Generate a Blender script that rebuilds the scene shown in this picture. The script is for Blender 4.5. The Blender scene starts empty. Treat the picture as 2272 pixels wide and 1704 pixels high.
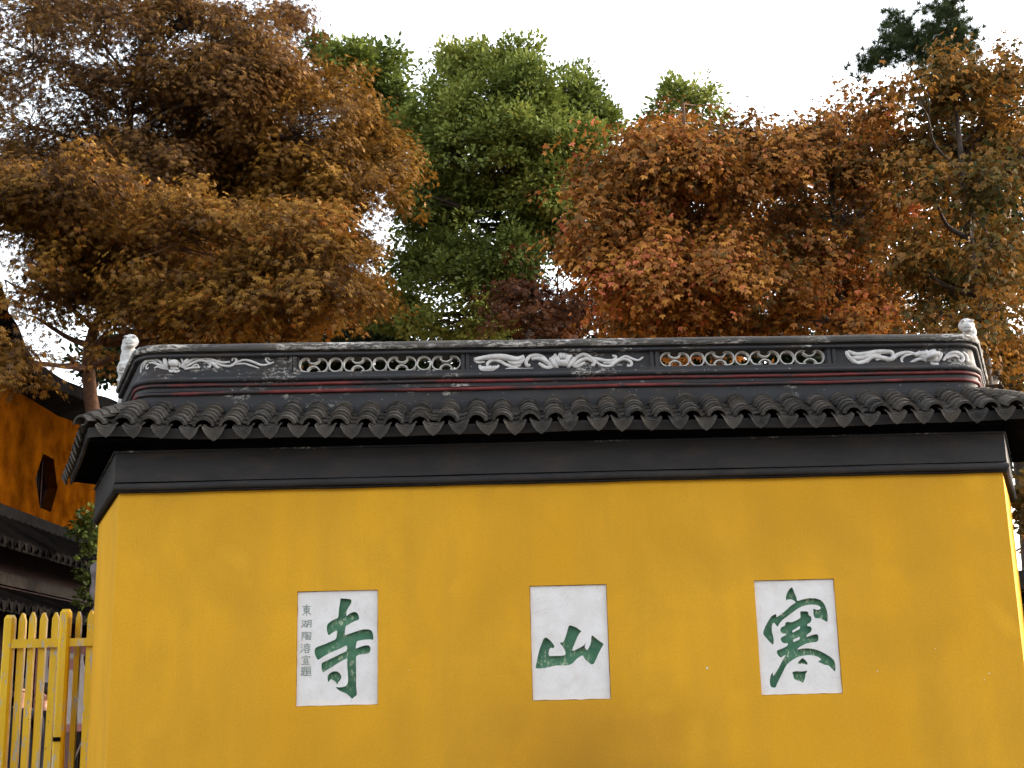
import bpy, bmesh, math, random
import numpy as np
from mathutils import Vector, Matrix

random.seed(7)
rng = np.random.default_rng(11)
SC = bpy.context.scene
COL = SC.collection

# ------------------------------------------------------------------ camera
cam_d = bpy.data.cameras.new('camera')
cam = bpy.data.objects.new('camera', cam_d)
COL.objects.link(cam)
cam_d.sensor_width = 36.0
cam_d.lens = 45.95
cam_d.clip_end = 2000
YAW, PITCH, ROLL = 0.00141, 0.23666, -0.02424
fw = Vector((math.sin(YAW) * math.cos(PITCH), math.cos(YAW) * math.cos(PITCH), math.sin(PITCH)))
rt = Vector((math.cos(YAW), -math.sin(YAW), 0))
up = rt.cross(fw)
r2 = rt * math.cos(ROLL) + up * math.sin(ROLL)
u2 = -rt * math.sin(ROLL) + up * math.cos(ROLL)
cam.matrix_world = Matrix(((r2.x, u2.x, -fw.x, -0.3837), (r2.y, u2.y, -fw.y, -10.2512), (r2.z, u2.z, -fw.z, 1.6), (0, 0, 0, 1)))
SC.camera = cam

# ------------------------------------------------------------------ sky, sun, exposure
SUN_AZ, SUN_EL = math.radians(66), math.radians(18)     # from +Y towards +X
w = bpy.data.worlds.new('World')
SC.world = w
w.use_nodes = True
nt = w.node_tree
nt.nodes.clear()
sky = nt.nodes.new('ShaderNodeTexSky')
sky.sky_type = 'NISHITA'
sky.sun_disc = False
sky.sun_elevation = SUN_EL
sky.sun_rotation = SUN_AZ
sky.dust_density = 3.0
sky.air_density = 1.2
bw = nt.nodes.new('ShaderNodeRGBToBW')
mixw = nt.nodes.new('ShaderNodeMix'); mixw.data_type = 'RGBA'
mixw.inputs[0].default_value = 0.72                     # thin white cloud veil
bg = nt.nodes.new('ShaderNodeBackground')
bg.inputs['Strength'].default_value = 0.13
wo = nt.nodes.new('ShaderNodeOutputWorld')
nt.links.new(sky.outputs[0], bw.inputs[0])
nt.links.new(sky.outputs[0], mixw.inputs[6])
nt.links.new(bw.outputs[0], mixw.inputs[7])
nt.links.new(mixw.outputs[2], bg.inputs[0])
nt.links.new(bg.outputs[0], wo.inputs[0])

sun_d = bpy.data.lights.new('sun', 'SUN')
sun_d.energy = 0.5
sun_d.angle = math.radians(10)
sun_d.color = (1.0, 0.72, 0.42)
sun = bpy.data.objects.new('sun', sun_d)
COL.objects.link(sun)
sdir = Vector((math.sin(SUN_AZ) * math.cos(SUN_EL), math.cos(SUN_AZ) * math.cos(SUN_EL), math.sin(SUN_EL)))
sun.rotation_euler = sdir.to_track_quat('Z', 'Y').to_euler()

vs = SC.view_settings
vs.view_transform = 'Standard'
vs.look = 'None'
vs.gamma = 1.0
vs.exposure = 3.0
vs.use_curve_mapping = False
SC.cycles.max_bounces = 6
SC.cycles.diffuse_bounces = 3
SC.cycles.transmission_bounces = 3

# ------------------------------------------------------------------ measured data (metres)
GLYPH = [[[[-1.7425,2.3898],[-1.7308,2.394],[-1.6816,2.3883],[-1.6619,2.3827],[-1.6566,2.3664],[-1.665,2.3472],[-1.6812,2.3217],[-1.6941,2.2962],[-1.6973,2.2737],[-1.6939,2.2575],[-1.6646,2.2793],[-1.6353,2.2883],[-1.6157,2.2814],[-1.6025,2.2617],[-1.5972,2.2326],[-1.6122,2.2234],[-1.6447,2.2113],[-1.674,2.1959],[-1.7,2.1805],[-1.7044,2.1581],[-1.7081,2.1326],[-1.706,2.1133],[-1.6638,2.1251],[-1.6053,2.143],[-1.5598,2.1534],[-1.5207,2.1506],[-1.4979,2.1372],[-1.4881,2.1082],[-1.488,2.073],[-1.514,2.0755],[-1.553,2.0745],[-1.592,2.0691],[-1.6128,2.0632],[-1.6179,2.0474],[-1.623,2.0156],[-1.6177,2.0091],[-1.5789,2.0241],[-1.5399,2.0315],[-1.5172,2.0258],[-1.5087,2.0065],[-1.5125,1.9843],[-1.5268,1.9688],[-1.5592,1.9664],[-1.5981,1.9609],[-1.6188,1.9487],[-1.6206,1.9139],[-1.6184,1.8505],[-1.6181,1.7874],[-1.6178,1.7245],[-1.613,1.6616],[-1.6323,1.6464],[-1.6496,1.6331],[-1.6677,1.6504],[-1.6936,1.6729],[-1.7259,1.6862],[-1.7517,1.6994],[-1.7745,1.7219],[-1.7454,1.72],[-1.7197,1.7219],[-1.6971,1.7295],[-1.6844,1.7481],[-1.68,1.77],[-1.6828,1.8205],[-1.687,1.8648],[-1.6886,1.9155],[-1.69,1.9346],[-1.721,1.9226],[-1.7597,1.9013],[-1.8048,1.8739],[-1.8434,1.8527],[-1.8723,1.8344],[-1.8836,1.8568],[-1.8858,1.8885],[-1.8796,1.9073],[-1.8376,1.9254],[-1.786,1.9495],[-1.7343,1.9737],[-1.6988,1.9888],[-1.6891,2.0044],[-1.6925,2.0332],[-1.7282,2.0181],[-1.7735,2.0001],[-1.8252,1.979],[-1.8703,1.9547],[-1.8993,1.9363],[-1.9167,1.9323],[-1.934,1.9657],[-1.9408,1.9977],[-1.9327,2.0198],[-1.9101,2.032],[-1.8648,2.0468],[-1.8195,2.0649],[-1.7806,2.0819],[-1.771,2.1021],[-1.7668,2.1468],[-1.7876,2.1409],[-1.8103,2.1286],[-1.8329,2.1151],[-1.8449,2.1422],[-1.8478,2.1744],[-1.8402,2.1999],[-1.8144,2.2217],[-1.7819,2.237],[-1.7624,2.2449],[-1.7561,2.2815],[-1.7531,2.3202],[-1.7469,2.3588]],[[-1.8302,1.8177],[-1.8109,1.833],[-1.7851,1.8418],[-1.7592,1.8362],[-1.7397,1.8187],[-1.7318,1.7964],[-1.7407,1.7746],[-1.7554,1.7592],[-1.7636,1.7405],[-1.7748,1.7596],[-1.791,1.7726],[-1.8137,1.7826],[-1.8296,1.7609],[-1.8376,1.7832],[-1.8365,1.8052]]],[[[-0.1734,2.0472],[-0.1569,2.0564],[-0.1408,2.0515],[-0.1155,2.0267],[-0.0968,2.0007],[-0.0922,1.9828],[-0.1041,1.9754],[-0.1202,1.979],[-0.1337,1.9634],[-0.1377,1.9381],[-0.1331,1.9177],[-0.093,1.9167],[-0.0411,1.9167],[-0.0118,1.9224],[-0.0079,1.9414],[-0.0168,1.967],[-0.0322,1.9928],[-0.0497,2.0136],[-0.0248,2.0194],[-0.0125,2.037],[-0.0004,2.0687],[0.0104,2.1004],[0.0212,2.1322],[0.0314,2.146],[0.0508,2.1411],[0.0829,2.1275],[0.1051,2.1109],[0.1196,2.0978],[0.1041,2.0822],[0.0868,2.0538],[0.0693,2.0159],[0.0552,1.9844],[0.0444,1.9528],[0.0705,1.9586],[0.1101,1.9767],[0.1366,1.992],[0.1556,2.0151],[0.1429,1.9887],[0.1455,1.9695],[0.1579,1.9552],[0.1714,1.9689],[0.1853,1.994],[0.193,2.0257],[0.1961,2.0544],[0.2042,2.0638],[0.2295,2.044],[0.2578,2.021],[0.2874,1.998],[0.2687,1.9666],[0.2442,1.9227],[0.2231,1.8788],[0.2092,1.8538],[0.1895,1.8466],[0.1674,1.8611],[0.1455,1.8806],[0.1332,1.8999],[0.1241,1.916],[0.1011,1.907],[0.0745,1.8886],[0.0477,1.8608],[0.0148,1.8457],[-0.0241,1.8435],[-0.0758,1.8447],[-0.1278,1.8364],[-0.1798,1.8263],[-0.238,1.8277],[-0.2337,1.8643],[-0.219,1.9273],[-0.2012,1.9841]]],[[[1.7162,2.3194],[1.7284,2.3515],[1.7504,2.3835],[1.7689,2.3947],[1.7765,2.3828],[1.7872,2.3501],[1.7979,2.3175],[1.8043,2.2901],[1.8457,2.3001],[1.8921,2.3087],[1.9443,2.3062],[1.9826,2.2936],[2.0066,2.2672],[2.0231,2.2281],[2.0307,2.1763],[2.0227,2.1251],[1.9964,2.1386],[1.9649,2.1522],[1.9326,2.1562],[1.9213,2.1789],[1.923,2.2176],[1.9198,2.2273],[1.9505,2.2182],[1.9702,2.2197],[1.981,2.2323],[1.9722,2.2454],[1.9533,2.2543],[1.921,2.2595],[1.8816,2.2573],[1.8417,2.2485],[1.8012,2.2301],[1.7599,2.2021],[1.7187,2.1741],[1.6775,2.1462],[1.6529,2.1211],[1.6382,2.097],[1.626,2.1089],[1.6141,2.1252],[1.6009,2.1223],[1.5926,2.0969],[1.5899,2.0585],[1.5974,2.0263],[1.6003,1.9944],[1.5915,1.9614],[1.5683,1.9824],[1.5443,2.0116],[1.5219,2.0441],[1.5332,2.0854],[1.559,2.1297],[1.5949,2.1771],[1.632,2.1936],[1.6335,2.1697],[1.6675,2.1882],[1.7089,2.2194],[1.7506,2.2539],[1.7884,2.2776],[1.7826,2.2887],[1.7607,2.3022],[1.7346,2.3028],[1.7178,2.2967]],[[1.8203,2.2071],[1.8519,2.2096],[1.8808,2.2044],[1.8835,2.1798],[1.9008,2.1666],[1.902,2.1408],[1.8873,2.1187],[1.8706,2.1127],[1.8661,2.0968],[1.8886,2.093],[1.899,2.0767],[1.8921,2.0545],[1.8714,2.039],[1.8574,2.0266],[1.8552,2.0138],[1.8832,2.0227],[1.9164,2.0315],[1.9391,2.031],[1.946,2.0117],[1.9421,1.9862],[1.9249,1.9739],[1.8857,1.9716],[1.8461,1.963],[1.8125,1.9479],[1.7854,1.9326],[1.778,1.9201],[1.8174,1.9268],[1.8629,1.9276],[1.9077,1.9202],[1.9455,1.9066],[1.9891,1.8833],[2.032,1.8537],[2.0545,1.8279],[2.0589,1.7866],[2.0527,1.7502],[2.0316,1.7683],[2.0078,1.7942],[1.976,1.8012],[1.9512,1.8145],[1.9294,1.8245],[1.9535,1.8429],[1.9291,1.8625],[1.8975,1.8728],[1.8525,1.877],[1.8067,1.8718],[1.767,1.86],[1.7266,1.8388],[1.6924,1.8143],[1.6707,1.7832],[1.6486,1.7458],[1.6266,1.7086],[1.6046,1.6713],[1.5882,1.6403],[1.5575,1.6442],[1.5475,1.6664],[1.5501,1.7041],[1.5607,1.7353],[1.5749,1.7539],[1.5762,1.7255],[1.6044,1.7595],[1.626,1.7906],[1.6481,1.828],[1.6698,1.8592],[1.6843,1.881],[1.6645,1.8751],[1.6474,1.8629],[1.6289,1.876],[1.6175,1.8985],[1.6221,1.9174],[1.6554,1.9293],[1.6956,1.9475],[1.7063,1.96],[1.7037,1.9696],[1.6778,1.9702],[1.6623,1.9801],[1.6539,1.9995],[1.6616,2.0152],[1.6919,2.0305],[1.6961,2.0432],[1.6734,2.0437],[1.6581,2.0569],[1.6562,2.0761],[1.6671,2.0919],[1.694,2.1041],[1.6987,2.1232],[1.7156,2.1324],[1.7479,2.1284],[1.7814,2.1405],[1.8119,2.1558],[1.8194,2.1685]],[[1.7497,2.0643],[1.7769,2.0797],[1.8076,2.0981],[1.8059,2.0758],[1.7789,2.0636],[1.7518,2.0482]],[[1.7512,1.9971],[1.7747,2.0062],[1.7995,2.0164],[1.8001,1.9992],[1.7765,1.987],[1.7511,1.978]],[[1.7704,1.8188],[1.7914,1.8404],[1.8119,1.8545],[1.8333,1.8375],[1.8466,1.817],[1.8405,1.8045],[1.8089,1.8147],[1.7828,1.8121]],[[1.7253,1.7516],[1.7594,1.759],[1.7979,1.7549],[1.8402,1.759],[1.8255,1.7354],[1.8186,1.704],[1.8013,1.6717],[1.7796,1.6829],[1.7543,1.6898],[1.7329,1.706],[1.7303,1.7313]]]]
SMALL = [[-2.005,2.3103,0.0962],[-2.0036,2.2064,0.0687],[-2.0045,2.1114,0.0756],[-2.0074,2.0209,0.0779],[-2.0054,1.9307,0.0779],[-2.003,1.847,0.0779]]
RELIEF = [[[[[-3.463,4.265],[-3.458,4.301],[-3.435,4.329],[-3.397,4.35],[-3.348,4.367],[-3.299,4.359],[-3.256,4.336],[-3.226,4.302],[-3.191,4.28]],0.0188],[[[-3.429,4.293],[-3.403,4.329],[-3.369,4.349],[-3.327,4.348],[-3.284,4.333]],0.0116],[[[-3.354,4.331],[-3.312,4.326],[-3.269,4.311],[-3.219,4.288],[-3.183,4.276]],0.0173],[[[-3.36,4.32],[-3.378,4.313],[-3.384,4.292],[-3.366,4.281],[-3.358,4.297]],0.0116],[[[-3.303,4.283],[-3.275,4.293],[-3.24,4.281],[-3.183,4.269]],0.013],[[[-3.181,4.309],[-3.18,4.345],[-3.169,4.37],[-3.142,4.384]],0.0159],[[[-3.117,4.38],[-3.085,4.364],[-3.07,4.335],[-3.067,4.306]],0.0159],[[[-3.218,4.368],[-3.21,4.324],[-3.191,4.287]],0.0289],[[[-3.021,4.355],[-3.052,4.32],[-3.079,4.284]],0.0289],[[[-3.1,4.328],[-3.089,4.285]],0.0202],[[[-3.176,4.264],[-3.158,4.25],[-3.141,4.257],[-3.119,4.248],[-3.088,4.259]],0.0202],[[[-3.166,4.279],[-3.099,4.274]],0.0173],[[[-3.14,4.344],[-3.138,4.289]],0.0686],[[[-3.079,4.284],[-3.024,4.326],[-2.976,4.354],[-2.92,4.364],[-2.849,4.351],[-2.792,4.332],[-2.736,4.319],[-2.68,4.325]],0.0188],[[[-3.064,4.277],[-3.002,4.311],[-2.933,4.339],[-2.877,4.33],[-2.841,4.307],[-2.847,4.282],[-2.861,4.29]],0.0188],[[[-3.05,4.269],[-2.987,4.278],[-2.924,4.281]],0.0159],[[[-3.001,4.282],[-2.953,4.307],[-2.931,4.281]],0.0116],[[[-2.87,4.337],[-2.82,4.314],[-2.77,4.27]],0.0245],[[[-2.799,4.321],[-2.742,4.294],[-2.672,4.289],[-2.631,4.32],[-2.631,4.346],[-2.653,4.354],[-2.663,4.332]],0.0173],[[[-2.665,4.289],[-2.61,4.323],[-2.554,4.337],[-2.483,4.317],[-2.427,4.294],[-2.371,4.296],[-2.318,4.316]],0.0159],[[[-2.637,4.302],[-2.567,4.308],[-2.511,4.292],[-2.44,4.269]],0.013],[[[-2.318,4.313],[-2.35,4.306],[-2.378,4.325],[-2.386,4.347],[-2.365,4.35],[-2.354,4.332]],0.013]],[[[[-0.059,4.255],[-0.101,4.317],[-0.16,4.341],[-0.219,4.328],[-0.25,4.283],[-0.236,4.252],[-0.217,4.263]],0.0272],[[[-0.031,4.224],[-0.073,4.279],[-0.131,4.31],[-0.205,4.308]],0.0303],[[[-0.031,4.232],[-0.089,4.233],[-0.147,4.273]],0.0272],[[[-0.263,4.329],[-0.322,4.307],[-0.381,4.317],[-0.44,4.329],[-0.513,4.331],[-0.587,4.325],[-0.675,4.309]],0.0439],[[[-0.256,4.313],[-0.308,4.277],[-0.36,4.278],[-0.396,4.302]],0.0333],[[[-0.294,4.261],[-0.353,4.244],[-0.412,4.264],[-0.47,4.296],[-0.528,4.301],[-0.566,4.276],[-0.559,4.245],[-0.537,4.256]],0.0227],[[[-0.675,4.309],[-0.646,4.285],[-0.587,4.291]],0.0166],[[[-0.632,4.262],[-0.618,4.228],[-0.574,4.221],[-0.515,4.225],[-0.471,4.258]],0.0272],[[[-0.42,4.223],[-0.354,4.225],[-0.281,4.219],[-0.192,4.225]],0.0257],[[[-0.625,4.239],[-0.552,4.23],[-0.486,4.243]],0.0378],[[[-0.012,4.349],[0.001,4.307],[0.022,4.269]],0.0257],[[[0.032,4.358],[0.038,4.306]],0.0318],[[[0.084,4.351],[0.067,4.305]],0.0257],[[[0.127,4.338],[0.089,4.29],[0.08,4.252]],0.0257],[[[-0.05,4.316],[-0.022,4.262],[0.013,4.231]],0.0303],[[[0.148,4.311],[0.117,4.266],[0.087,4.229]],0.0303],[[[0.052,4.294],[0.052,4.272],[0.051,4.241]],0.0696],[[[0.006,4.33],[0.012,4.292],[0.029,4.253]],0.0348],[[[0.062,4.357],[0.056,4.306]],0.0303],[[[0.105,4.335],[0.089,4.29],[0.073,4.252]],0.0348],[[[-0.017,4.209],[0.013,4.212],[0.042,4.194],[0.072,4.211],[0.097,4.205]],0.0257],[[[-0.028,4.331],[-0.014,4.285],[0.007,4.246]],0.0257],[[[0.124,4.251],[0.163,4.311],[0.223,4.34],[0.274,4.316],[0.309,4.277],[0.3,4.247],[0.282,4.251]],0.0272],[[[0.131,4.236],[0.192,4.287],[0.251,4.301],[0.294,4.277]],0.0257],[[[0.146,4.228],[0.19,4.249],[0.235,4.275]],0.0227],[[[0.237,4.324],[0.295,4.307],[0.354,4.295],[0.412,4.282],[0.471,4.288],[0.487,4.318],[0.458,4.326]],0.0257],[[[0.317,4.288],[0.352,4.253],[0.396,4.237],[0.44,4.239],[0.485,4.272],[0.545,4.294],[0.603,4.277],[0.613,4.246],[0.586,4.232],[0.587,4.251]],0.0227],[[[0.382,4.267],[0.456,4.265],[0.516,4.294],[0.568,4.316],[0.619,4.296],[0.669,4.283],[0.711,4.309]],0.0197]],[[[[2.382,4.333],[2.398,4.286],[2.454,4.232],[2.525,4.241],[2.588,4.281],[2.677,4.268],[2.736,4.257],[2.8,4.296],[2.882,4.315],[2.96,4.293]],0.0351],[[[2.392,4.333],[2.46,4.305],[2.541,4.308],[2.622,4.322],[2.693,4.325],[2.752,4.318],[2.759,4.287]],0.0351],[[[2.417,4.275],[2.497,4.273],[2.58,4.297],[2.66,4.3]],0.0309],[[[2.834,4.223],[2.826,4.254],[2.859,4.285],[2.941,4.303]],0.0186],[[[2.963,4.318],[2.999,4.281],[3.035,4.239]],0.0412],[[[3.024,4.327],[3.05,4.28],[3.074,4.228]],0.0454],[[[3.085,4.331],[3.09,4.279],[3.094,4.227]],0.0619],[[[3.072,4.3],[3.087,4.258]],0.1134],[[[3.153,4.309],[3.129,4.268],[3.104,4.227]],0.0454],[[[3.053,4.218],[3.092,4.206],[3.133,4.211]],0.0309],[[[3.165,4.236],[3.222,4.296],[3.293,4.305],[3.339,4.262],[3.315,4.227],[3.297,4.248]],0.0268],[[[3.187,4.256],[3.26,4.28],[3.303,4.258]],0.0227],[[[3.344,4.314],[3.381,4.282],[3.385,4.23]],0.0268],[[[2.894,4.222],[2.977,4.256],[3.035,4.234]],0.0247],[[[2.94,4.293],[3.022,4.301],[3.141,4.288]],0.0412],[[[2.616,4.249],[2.677,4.268],[2.715,4.236]],0.0206]]]
BARS = [[-2.19,-2.131],[-0.778,-0.715],[0.769,0.839],[2.218,2.292]]
OPEN = [[-2.117,-0.786],[0.85,2.204]]
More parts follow.
